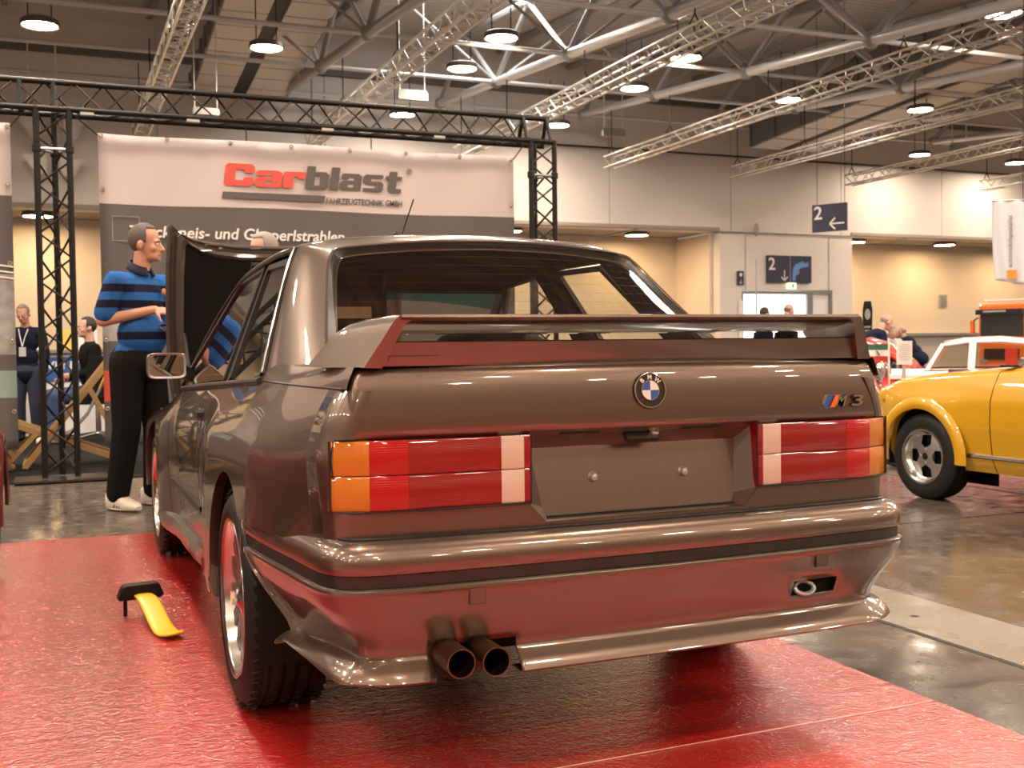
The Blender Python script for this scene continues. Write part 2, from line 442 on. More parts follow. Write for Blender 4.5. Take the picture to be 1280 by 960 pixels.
for i, y in enumerate(YN):
    t = thing('cross_pipe', 'thin pale pipe crossing under the roof trusses, %s' % ['last one before the back wall', 'second from the back wall', 'third from the back wall', 'fourth from the back wall', 'nearest one, over the stand'][i], 'pipe', (0, y, znode(y)), 0, 'cross pipes under the roof')
    for a, b in zip(XN[:-1], XN[1:]):
        rod('pipe', (a, 0, 0), (b, 0, 0), .05, M_PIPE, t)
for i, x in enumerate([-2.2, 1.1, 5.4, 10.6, 15, 22.4, 27.9]):
    MB().bar((x, 27, zdeck(27) - .12), (x, 8, zdeck(8) - .12), .12, .2).build('purlin', M_PIPE2)
    o = bpy.data.objects['purlin' + ('' if i == 0 else '.%03d' % i)]
    tag(o, 'dark purlin beam under the corrugated roof deck, %s from the left' % ['first', 'second', 'third', 'fourth', 'fifth', 'sixth', 'seventh'][i], 'beam', 'roof purlins')

# ---- air ducts
M_DUCT = mat('duct_sheet', (.30, .30, .30), .38, .75, noise=.12, nscale=1.5)
M_DUCTB = mat('duct_underside', (.72, .66, .60), .5, .2, noise=.08, nscale=1.5)
def duct(label, x0, x1, y0, z0, y1, z1, h, nseg):
    t = thing('air_duct', label, 'duct', ((x0 + x1) / 2, y0, z0))
    def P(x, y, dz): f = (y - y0) / (y1 - y0); return (x - (x0 + x1) / 2, y - y0, (z1 - z0) * f + dz)
    mb = MB()
    for (xa, xb) in ((x0, x0), (x1, x1)):
        mb.add([P(xa, y0, 0), P(xa, y1, 0), P(xa, y1, h), P(xa, y0, h)], [(0, 1, 2, 3)])
    mb.add([P(x0, y0, 0), P(x1, y0, 0), P(x1, y0, h), P(x0, y0, h)], [(0, 1, 2, 3)])
    mb.add([P(x0, y0, h), P(x1, y0, h), P(x1, y1, h), P(x0, y1, h)], [(0, 1, 2, 3)])
    mb.add([P(x0, y0, .02), P(x1, y0, .02), P(x1, y1, .02), P(x0, y1, .02)], [(0, 1, 2, 3)])
    mb.build('casing', M_DUCT, t, smooth=False)
    xm = (x0 + x1) / 2; g = .17
    for k in range(nseg):
        a = y0 + (y1 - y0) * k / nseg; b = y0 + (y1 - y0) * (k + .93) / nseg
        for xa, xb in ((x0 + .03, xm - g), (xm + g, x1 - .03)):
            m = MB(); m.add([P(xa, a, -.03), P(xb, a, -.03), P(xb, b, -.03), P(xa, b, -.03), P(xa, a, .02), P(xb, a, .02), P(xb, b, .02), P(xa, b, .02)], [(0, 1, 2, 3), (0, 1, 5, 4), (2, 3, 7, 6), (0, 3, 7, 4), (1, 2, 6, 5)])
            m.build('panel', M_DUCTB, t, smooth=False)
        for xa in (x0 - .02, x1 + .02):
            m = MB(); p, q = P(xa, a, 0), P(xa, a, h); m.bar(p, q, .05, .05); m.build('seam_rib', M_DUCT, t, smooth=False)
    m = MB(); m.add([P(xm - g, y0, .015), P(xm + g, y0, .015), P(xm + g, y1, .015), P(xm - g, y1, .015)], [(0, 1, 2, 3)]); m.build('slot', M_BLACK, t, smooth=False)
    return t
duct('big rectangular sheet metal air duct under the roof at right', 18.2, 20.6, 25.6, 6.95, 9.0, 8.1, 1.15, 14)
duct('wide slatted air duct under the roof above the left end of the banner', 2.0, 4.3, 26.3, 7.45, 14.0, 8.75, .5, 16)
t = thing('air_vent', 'round ceiling air outlet beside the left slatted duct', 'vent', (4.0, 18.6, 7.8))
MB().lathe([(.1, .05), (.2, -.02), (.26, 0), (.34, -.04), (.36, .1)], 24).build('ring', M_DUCT, t)
MB().lathe([(1e-4, .06), (.2, .06)], 24).build('core', M_BLACK, t)

# ---- lamps
M_LAMP = mat('lamp_glow', (1, .8, .5), .5, emit=LAMP_COLOUR, emit_strength=LAMP_STRENGTH)
M_LAMPHOUSE = mat('lamp_housing', (.14, .12, .10), .45, .4)
lamp_shell = MB().lathe([(1e-4, .15), (.12, .15), (.14, .12), (.30, .115), (.335, .09), (.345, 0), (.335, -.015), (.30, 0)], 28).mesh('housing', M_LAMPHOUSE)
lamp_disc = MB().lathe([(1e-4, 0), (.30, 0)], 28).mesh('glowing_glass', M_LAMP)
def bay_lamp(x, y, z, label, group=None, scale=1, cable=1.2):
    t = thing('high_bay_lamp', label, 'lamp', (x, y, z), 0, group)
    t.scale = (scale,) * 3
    put('housing', lamp_shell, t); put('glowing_glass', lamp_disc, t, (0, 0, .005))
    for dx in (-.2, .2): rod('cable', (dx, 0, .1), (dx, 0, cable), .012, M_BLACK, t, 5)
    return t
for x, y, z, l in [(-1.39, 19.8, 7, 'glowing high-bay lamp in the upper left corner of the photo'), (2.74, 19.9, 7, 'glowing high-bay lamp under the slatted left air duct'),
                   (6.86, 17.65, 7, 'glowing high-bay lamp nearest the bright skylight, the upper one of that pair'), (6.94, 20.1, 7, 'glowing high-bay lamp just left of and below the skylight lamp'),
                   (11.05, 17.7, 7, 'glowing high-bay lamp above the middle of the long silver truss'), (11.34, 20.44, 7, 'glowing high-bay lamp directly below the silver truss, above the two hangers'),
                   (15.5, 20.2, 7, 'glowing high-bay lamp in front of the big duct near its wall end'), (19.5, 20.0, 7, 'glowing high-bay lamp under the slatted belly of the big duct'),
                   (14.94, 13.03, 7, 'glowing high-bay lamp in the upper right corner of the photo'), (7.1, 25.0, 7, 'glowing high-bay lamp seen through the black beam lattice'),
                   (11.45, 24.9, 7, 'glowing high-bay lamp beside the right corner of the black truss'), (24.44, 25.3, 7, 'glowing high-bay lamp in front of the bright wall patch at right'),
                   (28.78, 25.5, 7, 'glowing high-bay lamp cut by the right edge of the photo')]:
    bay_lamp(x, y, z, l)
for x in (-14.3, -10, -5.7, -1.4, 2.9, 7.2, 11.5, 15.8, 20.1, 24.4, 28.7, 33, 37.3):
    for y in (15, 10, 5, 0, -5, -10, -14.5):
        if y == 15 and -3 < x < 30: continue
        if y == 10 and 7 < x < 20: continue
        bay_lamp(x, y, 7.0, 'glowing high-bay lamp elsewhere in the hall, outside the photo', 'lamps outside the photo', cable=.8)
for x in (24.4, 33, 37.3): bay_lamp(x, 20.1, 7, 'glowing high-bay lamp elsewhere in the hall, outside the photo', 'lamps outside the photo')
M_LAMP2 = mat('recess_lamp_glow', (1, .8, .5), .5, emit=(1.0, .64, .32), emit_strength=LAMP_STRENGTH * .45)
disc2 = MB().lathe([(1e-4, 0), (.30, 0)], 28).mesh('glowing_glass', M_LAMP2)
for x, l in [(-1.6, 'flat recess lamp seen through the black truss tower at left'), (11.3, 'flat recess lamp just right of the wide banner'), (15.6, 'flat recess lamp above the right shoulder of the car roof'),
             (24.1, 'flat recess lamp above the suited bald man'), (28.1, 'flat recess lamp left of the white hanging flag')]:
    t = thing('recess_lamp', l, 'lamp', (x, 28.0, 4.45)); t.scale = (1.15, 1.15, .8)
    put('housing', lamp_shell, t); put('glowing_glass', disc2, t, (0, 0, .005))
for x in (3, 7, 32, 36, -6, -10):
    t = thing('recess_lamp', 'flat recess lamp hidden behind the banners or beyond the frame', 'lamp', (x, 28.0, 4.42), 0, 'recess lamps out of sight'); put('housing', lamp_shell, t); put('glowing_glass', disc2, t, (0, 0, .005))

# ---- silver lighting trusses
def silver_truss(x, y0, y1, label, z=6.0, s=.29):
    t = thing('silver_truss', label, 'truss', (x, y1, z), 0, 'silver lighting trusses')
    L = y1 - y0; h = s / 2
    for dx in (-h, h):
        for dz in (-h, h): rod('chord', (dx, 0, dz), (dx, -L, dz), .025, M_ALU, t)
    n = int(L / .36); mb = MB()
    for k in range(n):
        a, b = -L * k / n, -L * (k + 1) / n
        for dx in (-h, h):
            mb.tube([(dx, a, -h if k % 2 else h), (dx, b, h if k % 2 else -h)], .012, 5, caps=False)
        for dz in (-h, h):
            mb.tube([(-h if k % 2 else h, a, dz), (h if k % 2 else -h, b, dz)], .012, 5, caps=False)
        mb.tube([(-h, a, -h), (h, a, -h)], .012, 5, caps=False)
    tag(mb.build('lattice', M_ALU, t, merge=0), kind='stuff')
    for dy in (.15, 3.2, 7.2, 11.2):
        if dy > L: break
        MB().tube([(-.13, -dy, .15), (0, -dy, .38), (.13, -dy, .15)], .018, 6).build('sling', M_BLACK, t)
        rod('hanger_cable', (0, -dy, .38), (0, -dy, znode(y1 - dy) - z + .1), .014, M_BLACK, t, 5)
    return t
for x, y0, y1, l in [(.62, 8, 24.3, 'silver lattice truss climbing above the black beam at far left'), (4.5, 8, 24.0, 'faint silver lattice truss between the left duct and the skylight'), (8.43, 8, 24.4, 'silver lattice truss rising from the right corner of the black truss'),
                     (12.75, 8, 24.4, 'silver lattice truss crossing in front of the big duct, longest one at right'), (17.0, 8, 24.7, 'silver lattice truss below the big duct, second from the right edge'), (21.35, 9, 25.0, 'silver lattice truss ending in front of the bright wall patch'),
                     (26.3, 12, 24.5, 'silver lattice truss in the far right corner below the lamps')]:
    silver_truss(x, y0, y1, l)
t = thing('wall_cable', 'long thin dark cable run along the upper back wall', 'cable', (10, 26.9, 6.9))
rod('cable', (-30, 0, 0), (25, 0, .0), .025, M_BLACK, t, 5)
# grey box luminaires on poles
for i, (x, y, z, l) in enumerate([(6.1, 21.0, 6.55, 'grey box luminaire on a white drop pole left of the skylight lamps'), (13.0, 24.6, 6.85, 'grey box luminaire by the wall left of the two hangers'), (-1.4, 24.5, 6.4, 'grey box luminaire below the upper left lamp'),
                                  (2.9, 16.5, 7.1, 'grey box luminaire at the top of the slatted duct'), (1.75, 21.5, 6.0, 'white box luminaire behind the black beam left of centre'), (25.0, 24.2, 7.05, 'grey box luminaire by the wall under the far right trusses')]):
    t = thing('box_luminaire', l, 'lamp', (x, y, z)); t.scale = (.75, .75, .75) if i != 4 else (.6, .5, .5)
    m = MB(); m.prism([(-.45, -.12), (.45, -.12), (.45, .10), (.38, .16), (-.38, .16), (-.45, .10)], .18, Matrix.Rotation(PI / 2, 4, 'X'), (0, .09, 0)); m.build('housing', M_STEEL, t, smooth=False)
    MB().box((0, 0, -.125), (.8, .12, .015)).build('lens', M_GREYWALL, t, smooth=False)
    for dx in (-.38, .38): rod('drop_pole', (dx, 0, .15), (dx, 0, (zdeck(y) - z) / t.scale.z), .02, M_WHITE, t, 6)

# ---- signs
def arrow(mb, cx, cy, ang, s):
    c, n = math.cos(ang), math.sin(ang)
    def seg(a, b):
        d = Vector((b[0] - a[0], b[1] - a[1], 0)).normalized(); p = Vector((-d.y, d.x, 0)) * .055 * s
        vs = [Vector((*a, 0)) + p, Vector((*a, 0)) - p, Vector((*b, 0)) - p, Vector((*b, 0)) + p]
        mb.add([(v.x, v.y, .002) for v in vs], [(0, 1, 2, 3)])
    R = lambda x, y: (cx + (x * c - y * n) * s, cy + (x * n + y * c) * s)
    seg(R(-.5, 0), R(.5, 0)); seg(R(.5, 0), R(.12, .38)); seg(R(.5, 0), R(.12, -.38))
t = thing('direction_sign', 'navy sign with 2, down arrow and blue site plan over the door', 'sign', (20.57, 26.93, 3.4))
MB().box((0, 0, 0), (1.72, .06, .87)).build('panel', M_SIGN, t, smooth=False)
MB().box((.02, -.033, 0), (.015, .004, .87)).build('divider', M_GREYWALL, t, smooth=False)
text('number', '2', .55, M_PRINTWHITE, t, FACE_Y(-.82, -.034, -.02), bold=.008)
m = MB(); arrow(m, 0, 0, -PI / 2, .34); m.xf(FACE_Y(-.2, -.034, -.2)); m.build('arrow', M_PRINTWHITE, t, smooth=False)
m = MB(); m.prism([(.1, -.36), (.22, -.36), (.25, -.2), (.38, -.12), (.36, .0), (.5, .06), (.62, .07), (.76, .12), (.72, .24), (.6, .2), (.5, .26), (.22, .16), (.12, 0)], .004, FACE_Y(0, -.032, 0)); m.build('site_plan', mat('plan_blue', (.10, .26, .55), .5), t, smooth=False)
t = thing('exit_sign', 'small lit exit sign between navy sign and doorway', 'sign', (20.65, 26.92, 2.87))
MB().box((0, 0, 0), (.32, .08, .2)).build('box', mat('exit_glow', (.7, .9, .6), .5, emit=(.75, 1, .6), emit_strength=.8), t, smooth=False)
MB().box((.03, -.042, 0), (.07, .004, .12)).build('pictogram', mat('exit_green', (.1, .5, .2), .5), t, smooth=False)
t = thing('hanging_sign', 'navy sign with 2 and left arrow hung on two wires', 'sign', (15.15, 18.2, 3.88), -1.05)
MB().box((0, 0, 0), (.82, .05, .63)).build('panel', M_SIGN, t, smooth=False)
text('number', '2', .42, M_PRINTWHITE, t, FACE_Y(-.37, -.028, -.02), bold=.006)
m = MB(); arrow(m, 0, 0, PI, .34); m.xf(FACE_Y(.18, -.028, -.14)); m.build('arrow', M_PRINTWHITE, t, smooth=False)
for dx in (-.3, .35): rod('wire', (dx, 0, .3), (dx, 0, zdeck(18.2) - 3.88), .007, M_BLACK, t, 4)
t = thing('washroom_sign', 'small dark pictogram sign on the pier left of the navy sign', 'sign', (18.72, 26.94, 3.1))
MB().box((0, 0, 0), (.24, .04, .44)).build('panel', M_SIGN, t, smooth=False)
MB().ell((0, -.025, .1), (.06, .006, .06)).build('pictogram', M_PRINTWHITE, t)
m = MB(); arrow(m, 0, 0, -PI / 2, .14); m.xf(FACE_Y(0, -.024, -.12)); m.build('arrow', M_PRINTWHITE, t, smooth=False)
t = thing('wall_vent', 'small square grey vent on the recess wall right of the suited man', 'vent', (29.4, 29.42, 2.55))
MB().box((0, 0, 0), (.38, .06, .46)).build('frame', M_GREYWALL, t, smooth=False)
for k in range(5): MB().box((0, -.035, -.17 + k * .085), (.3, .03, .045)).build('slat', M_STEEL, t, smooth=False)
t = thing('wall_detector', 'small grey detector on the wall above the doorway', 'detector', (19.35, 26.95, 4.65)); MB().ell((0, 0, 0), (.07, .06, .22), nu=10, nv=8).build('body', M_GREYWALL, t)
t = thing('slim_pole', 'thin grey pole standing in front of the bright doorway', 'pole', (13.7, 19.0, 0))
rod('pole', (0, 0, 0), (0, 0, 3.0), .02, M_STEEL, t, 6); MB().lathe([(1e-4, 0), (.18, 0), (.18, .02), (1e-4, .03)], 16).build('base', M_STEEL, t)
# triangular wall fittings seen by the left tower
M_TRI = mat('pale_fitting', (.85, .82, .78), .5)
for x, z, s, l in [(-1.72, 6.45, 1, 'upper left'), (-.72, 6.45, -1, 'upper right'), (-1.6, 5.55, 1, 'lower left'), (-.8, 5.5, -1, 'lower right')]:
    t = thing('wall_reflector', 'pale wedge-shaped wall fitting beside the left tower, %s of four' % l, 'fitting', (x, 26.6, z))
    m = MB(); m.prism([(-.35 * s, .25), (.3 * s, .22), (.3 * s, -.25), (-.0 * s, -.35)], .25, Matrix.Rotation(PI / 2, 4, 'X'), (0, .1, 0)); m.build('shade', M_TRI, t, smooth=False); t.scale = (.8, 1, .8)
    MB().bar((-.33 * s, -.16, .18), (.02 * s, -.16, -.32), .05, .03).build('tube', M_PRINTWHITE, t, smooth=False)
# white hanging flag
M_FLAG = mat('flag_cloth', (.62, .62, .63), .7, bump=.2, bscale=6)
t = thing('hanging_flag', 'tall white hanging flag with vertical lettering and orange block', 'flag', (11.85, 9.78, 1.85), -.42)
m = MB(); rows = []
for j in range(25):
    f = j / 24; z = .02 + 1.2 * f; w0 = -.44 + .05 * (1 - f) ** 3
    rows.append([(lerp(w0, .40, i / 24), .025 * math.sin(i * .9 + f * 2) * (1.1 - .6 * f), z + .03 * math.cos(PI * i / 24 * 2) * (1 - f) - .035 * (i / 24) * 0) for i in range(25)])
m.grid(rows); fo = m.build('cloth', M_FLAG, t); sd = fo.modifiers.new('s', 'SOLIDIFY'); sd.thickness = .004
rod('top_rail', (-.46, 0, 1.22), (.42, 0, 1.22), .012, M_ALU, t); rod('wire', (0, 0, 1.22), (0, 0, 4.6), .006, M_BLACK, t, 4)
text('lettering', 'automobilspezialist', .1, mat('ink_grey', (.06, .055, .07), .6), t, FACE_Y(-.15, -.037, .24) @ Matrix.Rotation(PI / 2, 4, 'Z'), width=.76, height=.08)
MB().box((-.17, -.032, .135), (.14, .006, .13)).build('orange_block', mat('flag_orange', (.80, .26, .02), .6), t, smooth=False)

# ================================================================ exhibition stand
def red_film():
    m = bpy.data.materials.new('red_carpet_under_film'); m.use_nodes = True
    nt = m.node_tree; b = nt.nodes['Principled BSDF']; L = nt.links.new
    tc = nt.nodes.new('ShaderNodeTexCoord')
    n0 = nt.nodes.new('ShaderNodeTexNoise'); n0.inputs['Scale'].default_value = 2.2; n0.inputs['Detail'].default_value = 5
    n1 = nt.nodes.new('ShaderNodeTexNoise'); n1.inputs['Scale'].default_value = 150; n1.inputs['Detail'].default_value = 4
    n2 = nt.nodes.new('ShaderNodeTexNoise'); n2.inputs['Scale'].default_value = 38; n2.inputs['Detail'].default_value = 6; n2.inputs['Distortion'].default_value = 1.2
    for n in (n0, n1, n2): L(tc.outputs['Object'], n.inputs['Vector'])
    r = nt.nodes.new('ShaderNodeValToRGB')
    r.color_ramp.elements[0].color = (.43, .017, .014, 1); r.color_ramp.elements[1].color = (.56, .034, .026, 1)
    L(n0.outputs['Fac'], r.inputs[0]); L(r.outputs[0], b.inputs['Base Color'])
    mr = nt.nodes.new('ShaderNodeMapRange'); mr.inputs[1].default_value = .35; mr.inputs[2].default_value = .65; mr.inputs[3].default_value = .10; mr.inputs[4].default_value = .28
    L(n2.outputs['Fac'], mr.inputs[0]); L(mr.outputs[0], b.inputs['Roughness'])
    b.inputs['Specular IOR Level'].default_value = .6
    b.inputs['Coat Weight'].default_value = 1; b.inputs['Coat Roughness'].default_value = .16; b.inputs['Coat IOR'].default_value = 1.6
    mp = nt.nodes.new('ShaderNodeMapping'); mp.inputs['Scale'].default_value = (.5, 9, 1); L(tc.outputs['Object'], mp.inputs[0])
    n3 = nt.nodes.new('ShaderNodeTexNoise'); n3.inputs['Scale'].default_value = 2.0; n3.inputs['Detail'].default_value = 4; L(mp.outputs[0], n3.inputs['Vector'])
    bp0 = nt.nodes.new('ShaderNodeBump'); bp0.inputs['Strength'].default_value = .12; bp0.inputs['Distance'].default_value = .02; L(n3.outputs['Fac'], bp0.inputs['Height'])
    ad = nt.nodes.new('ShaderNodeMath'); ad.operation = 'MULTIPLY_ADD'; ad.inputs[1].default_value = .55
    L(n1.outputs['Fac'], ad.inputs[0]); L(n2.outputs['Fac'], ad.inputs[2])
    bp = nt.nodes.new('ShaderNodeBump'); bp.inputs['Strength'].default_value = .7; bp.inputs['Distance'].default_value = .005
    L(bp0.outputs[0], bp.inputs['Normal']); L(ad.outputs[0], bp.inputs['Height']); L(bp.outputs[0], b.inputs['Normal']); L(bp.outputs[0], b.inputs['Coat Normal'])
    return m
M_RED = red_film()
ct = thing('red_carpet', 'glossy red carpet under clear film with straight seams beneath the grey car', 'carpet', (-2.5, 0, 0))
edges = [4.19, 2.04, .46, -1.6, -3.7, -6.5]
for a, b in zip(edges[:-1], edges[1:]):
    m = MB(); rows = [[(lerp(-6.0, .98, i / 40) + 2.5, lerp(a - .001, b + .001, j / 6), .006 + .0012 * math.sin(i * 1.7 + j * 2.1)) for i in range(41)] for j in range(7)]
    m.grid(rows); m.box((-.01, (a + b) / 2, .002), (6.98, a - b - .003, .004)); m.build('carpet_strip', M_RED, ct)
M_TAPE = glass_mat('clear_tape', (.95, .92, .92), .25)
M_FILM = mat('film_edge', (.75, .45, .42), .3)
for y in (.16,):
    MB().bar((-3, y - .02, .0078), (3.47, y + .02, .0078), .003, .0012).build('film_edge', M_FILM, ct, smooth=False)
M_DCARPET = mat('dark_stand_carpet', (.014, .0135, .0135), .9, noise=.3, nscale=60, bump=.3, bscale=300, spec=.08)
tag(MB().box((-1.2, 10.6, .004), (9.2, 7.0, .008)).build('stand_carpet', M_DCARPET, smooth=False), 'dark grey stand carpet under the deck chairs behind the truss', 'carpet')

# ---- black truss gate (three-chord truss)
def black_leg(x, label, z1):
    t = thing('truss_tower', label, 'truss', (x, 7.17, .008), 0, None)
    s = .118; A = ((-s, -s), (s, -s), (.01, .09))
    for dx, dy in A: rod('chord', (dx, dy, .03), (dx, dy, z1), .024, M_DARKTRUSS, t, 10)
    n = 15; st = (z1 - .1) / n
    for k in range(n):
        a, b = .06 + st * k, .06 + st * (k + 1)
        for i in range(3):
            p, q = A[i], A[(i + 1) % 3]
            if k % 2: p, q = q, p
            rod('brace', (p[0], p[1], a), (q[0], q[1], b), .009, M_DARKTRUSS, t, 6)
    for zz in (z1 - .32,):
        for i in range(3): rod('rung', (*A[i], zz), (*A[(i + 1) % 3], zz), .012, M_STEEL, t, 6)
        for dx, dy in A: MB().lathe([(.024, -.03), (.034, -.025), (.034, .025), (.024, .03)], 12).build('coupler', M_DARKTRUSS, t, loc=(dx, dy, zz))
    MB().box((0, -.02, .012), (.68, .42, .016)).build('base_plate', mat('worn_plate', (.10, .085, .075), .25, .8), t, smooth=False)
    return t
black_leg(-1.25, 'black lattice truss tower standing on a steel base plate, left one', 2.9)
black_leg(2.905, 'black lattice truss tower at the right end of the banner, behind the car roof', 2.9)
bt = thing('truss_beam', 'long black lattice truss beam spanning above the banners', 'truss', (-1.5, 7.17, 3.0))
s = .118; x0, x1 = -5.6, 4.52
BA = ((-s, -s + .015), (s, -s + .015), (0, s + .01))
for dy, dz in BA: rod('chord', (x0, dy, dz), (x1, dy, dz), .024, M_DARKTRUSS, bt, 10)
n = 46
for k in range(n):
    a, b = lerp(x0, x1 - .24, k / n), lerp(x0, x1 - .24, (k + 1) / n)
    for i in range(3):
        p, q = BA[i], BA[(i + 1) % 3]
        if k % 2: p, q = q, p
        rod('brace', (a, *p), (b, *q), .008, M_DARKTRUSS, bt, 6)
for x in (x1 - .02, x1 - .26, .02, .26):
    for dy in (-s, s): rod('post', (x, dy, -s), (x, 0, s + .02), .02, M_DARKTRUSS, bt, 8)
for x in (-2.2, -.6, .5, 1.3, 2.4, 3.4):
    MB().box((x, -.12, -.128), (.1, .05, .02)).build('clamp', M_STEEL, bt, smooth=False)

# ---- banners
M_BW = mat('banner_white', (.50, .435, .425), .62, bump=.08, bscale=3)
M_BG = mat('banner_grey', (.090, .077, .076), .62, noise=.08, nscale=2, bump=.08, bscale=3)
M_BRED = mat('banner_red', (.60, .08, .05), .6)
M_BTEAL = mat('banner_teal', (.22, .30, .25), .6)
M_BPHOTO = mat('banner_photo', (.30, .28, .27), .6, noise=.8, nscale=9)
M_LOGO_RED = mat('logo_red', (.60, .075, .05), .6)
M_LOGO_GREY = mat('logo_grey', (.085, .075, .072), .6)
M_EYE = mat('brass_eyelet', (.45, .38, .28), .35, .8)
def banner(name, label, xa, xb, z0, z1, zsplit, patches):
    t = thing(name, label, 'banner', ((xa + xb) / 2, 7.17, z0))
    cx = (xa + xb) / 2
    xs = sorted(set(frange(xa, xb, 41) + [v for p in patches for v in p[:2]])); zs = sorted(set(frange(z0, z1, 31) + [zsplit] + [v for p in patches for v in p[2:4]]))
    m = MB()
    def rip(x, z): return .006 * math.sin(x * 5 + z * 2) + .004 * math.sin(x * 11 - z * 6)
    V = [[(x - cx, rip(x, z), z - z0 + .008 * math.sin(x * 3.1) * ((z - z0) / (z1 - z0))) for x in xs] for z in zs]
    for i in range(len(zs) - 1):
        for k in range(len(xs) - 1):
            xm, zm = (xs[k] + xs[k + 1]) / 2, (zs[i] + zs[i + 1]) / 2
            mi = 0 if zm > zsplit else 1
            for p in patches:
                if p[0] < xm < p[1] and p[2] < zm < p[3]: mi = p[4]
            m.cur = mi; m.add([V[i][k], V[i][k + 1], V[i + 1][k + 1], V[i + 1][k]], [(0, 1, 2, 3)])
    o = m.build('cloth', [M_BW, M_BG, M_BRED, M_BTEAL, M_BPHOTO], t); sd = o.modifiers.new('s', 'SOLIDIFY'); sd.thickness = .003; sd.offset = 1
    H = z1 - z0; W = (xb - xa) / 2
    ey = MB().lathe([(.007, 0), (.014, .004), (.018, 0)], 12, 'y').mesh('eyelet', M_EYE)
    for f in frange(-W + .02, W - .02, 8): put('eyelet', ey, t, (f, -.012, H - .025))
    for zz in (.3, .85, 1.45, 2.05):
        for sx in (-W + .025, W - .025): put('eyelet', ey, t, (sx, -.012, zz))
    for sx, dx in ((-W, -.26), (W, .17)): rod('cord', (sx, 0, H - .02), (sx + dx, 0, H + .2), .006, M_BLACK, t, 5)
    for f in (-.35, .25): rod('cord', (W * f, 0, H - .02), (W * f, 0, H + .13), .005, M_BLACK, t, 5)
    return t
bz0, bz1 = .26, 2.755
t = banner('wide_banner', 'wide white and grey banner with red and grey company logo', -.921, 2.66, bz0, bz1, 2.2, [(-.921, -.80, .615, .865, 2), (-.921, -.2, 1.1, 1.47, 4)])
cx = (-.921 + 2.66) / 2; Y = -.014
def T(x, z): return FACE_Y(x - cx, Y, z - bz0)
BLOCK = {'C': (1.0, [(0, .06, .36, .94), (.06, .74, .94, 1), (.06, 0, .94, .26), (.66, .60, 1, .92), (.66, .08, 1, .40)]),
    'a': (.92, [(.06, .58, .82, .76), (.03, .50, .36, .70), (.58, 0, .92, .70), (.08, .30, .62, .45), (.08, 0, .62, .15), (0, .06, .34, .40)]),
    'r': (.76, [(0, 0, .36, .75), (.30, .54, .76, .76), (.50, .44, .76, .6)]),
    'b': (.98, [(0, 0, .36, 1), (.30, .60, .86, .76), (.30, 0, .86, .17), (.60, .07, .96, .69)]),
    'l': (.37, [(0, 0, .36, 1)]),
    's': (.93, [(.07, .60, .88, .76), (0, .37, .36, .70), (.08, .31, .84, .46), (.57, .06, .92, .40), (.03, 0, .84, .16)]),
    't': (.76, [(.15, .07, .51, .94), (0, .56, .74, .73), (.23, 0, .76, .17)])}
def chamfer(a, b, c, d):
    k = .035; return [(a + k, b), (c - k, b), (c, b + k), (c, d - k), (c - k, d), (a + k, d), (a, d - k), (a, b + k)]
def block_word(word, x, xe, z, h, material):
    tot = sum(BLOCK[ch][0] for ch in word) + .055 * (len(word) - 1); k = (xe - x) / tot
    for ch in word:
        mb = MB()
        for i, r_ in enumerate(BLOCK[ch][1]):
            mb.prism([(px_ * k + py_ * h * .14, py_ * h) for px_, py_ in chamfer(*r_)], .0035 + .0001 * i, T(x, z))
        mb.build('logo_letter', material, t, smooth=False); x += (BLOCK[ch][0] + .055) * k
block_word('Car', .045, .715, 2.382, .185, M_LOGO_RED)
block_word('blast', .725, 1.575, 2.382, .195, M_LOGO_GREY)
m = MB(); m.prism([(0, 0), (.86, 0), (.87, .055), (.01, .055)], .004, T(.03, 2.275)); m.build('logo_bar', M_LOGO_GREY, t, smooth=False)
text('company_line', 'FAHRZEUGTECHNIK GMBH', .06, M_LOGO_GREY, t, T(.905, 2.262), bold=.0008, shear=.1, width=.68, height=.052)
text('registered_mark', '®', .07, M_LOGO_GREY, t, T(1.63, 2.55))
split_words(text('service_line', 'Trockeneis- und Glasperlstrahlen', .12, M_PRINTWHITE, t, T(-.70, 1.905), bold=.002, shear=.15, width=1.76, height=.125), 3)
MB().box((1.23 - cx, Y, 1.965 - bz0), (.10, .004, .022)).build('dash', M_PRINTWHITE, t, smooth=False)
for a, b, c, d in ((-.83, -.62, 1.90, 1.905), (-.83, -.62, 2.095, 2.10), (-.83, -.825, 1.90, 2.10), (-.625, -.62, 1.90, 2.10)):
    MB().box(((a + b) / 2 - cx, Y + .002, (c + d) / 2 - bz0), (b - a, .003, d - c)).build('printed_frame', M_BPHOTO, t, smooth=False)
t = banner('narrow_banner', 'banner at the left edge with teal block and photo strip', -4.9, -1.555, bz0, 2.78, 2.225, [(-1.75, -1.555, .665, .875, 3), (-2.6, -1.555, 1.0, 1.62, 4)])
for k in range(3): MB().bar((1.35, -.014, 1.37 + k * .045), (1.67, -.014, 1.33 + k * .045), .006, .012).build('printed_stripe', M_PRINTWHITE, t, smooth=False)

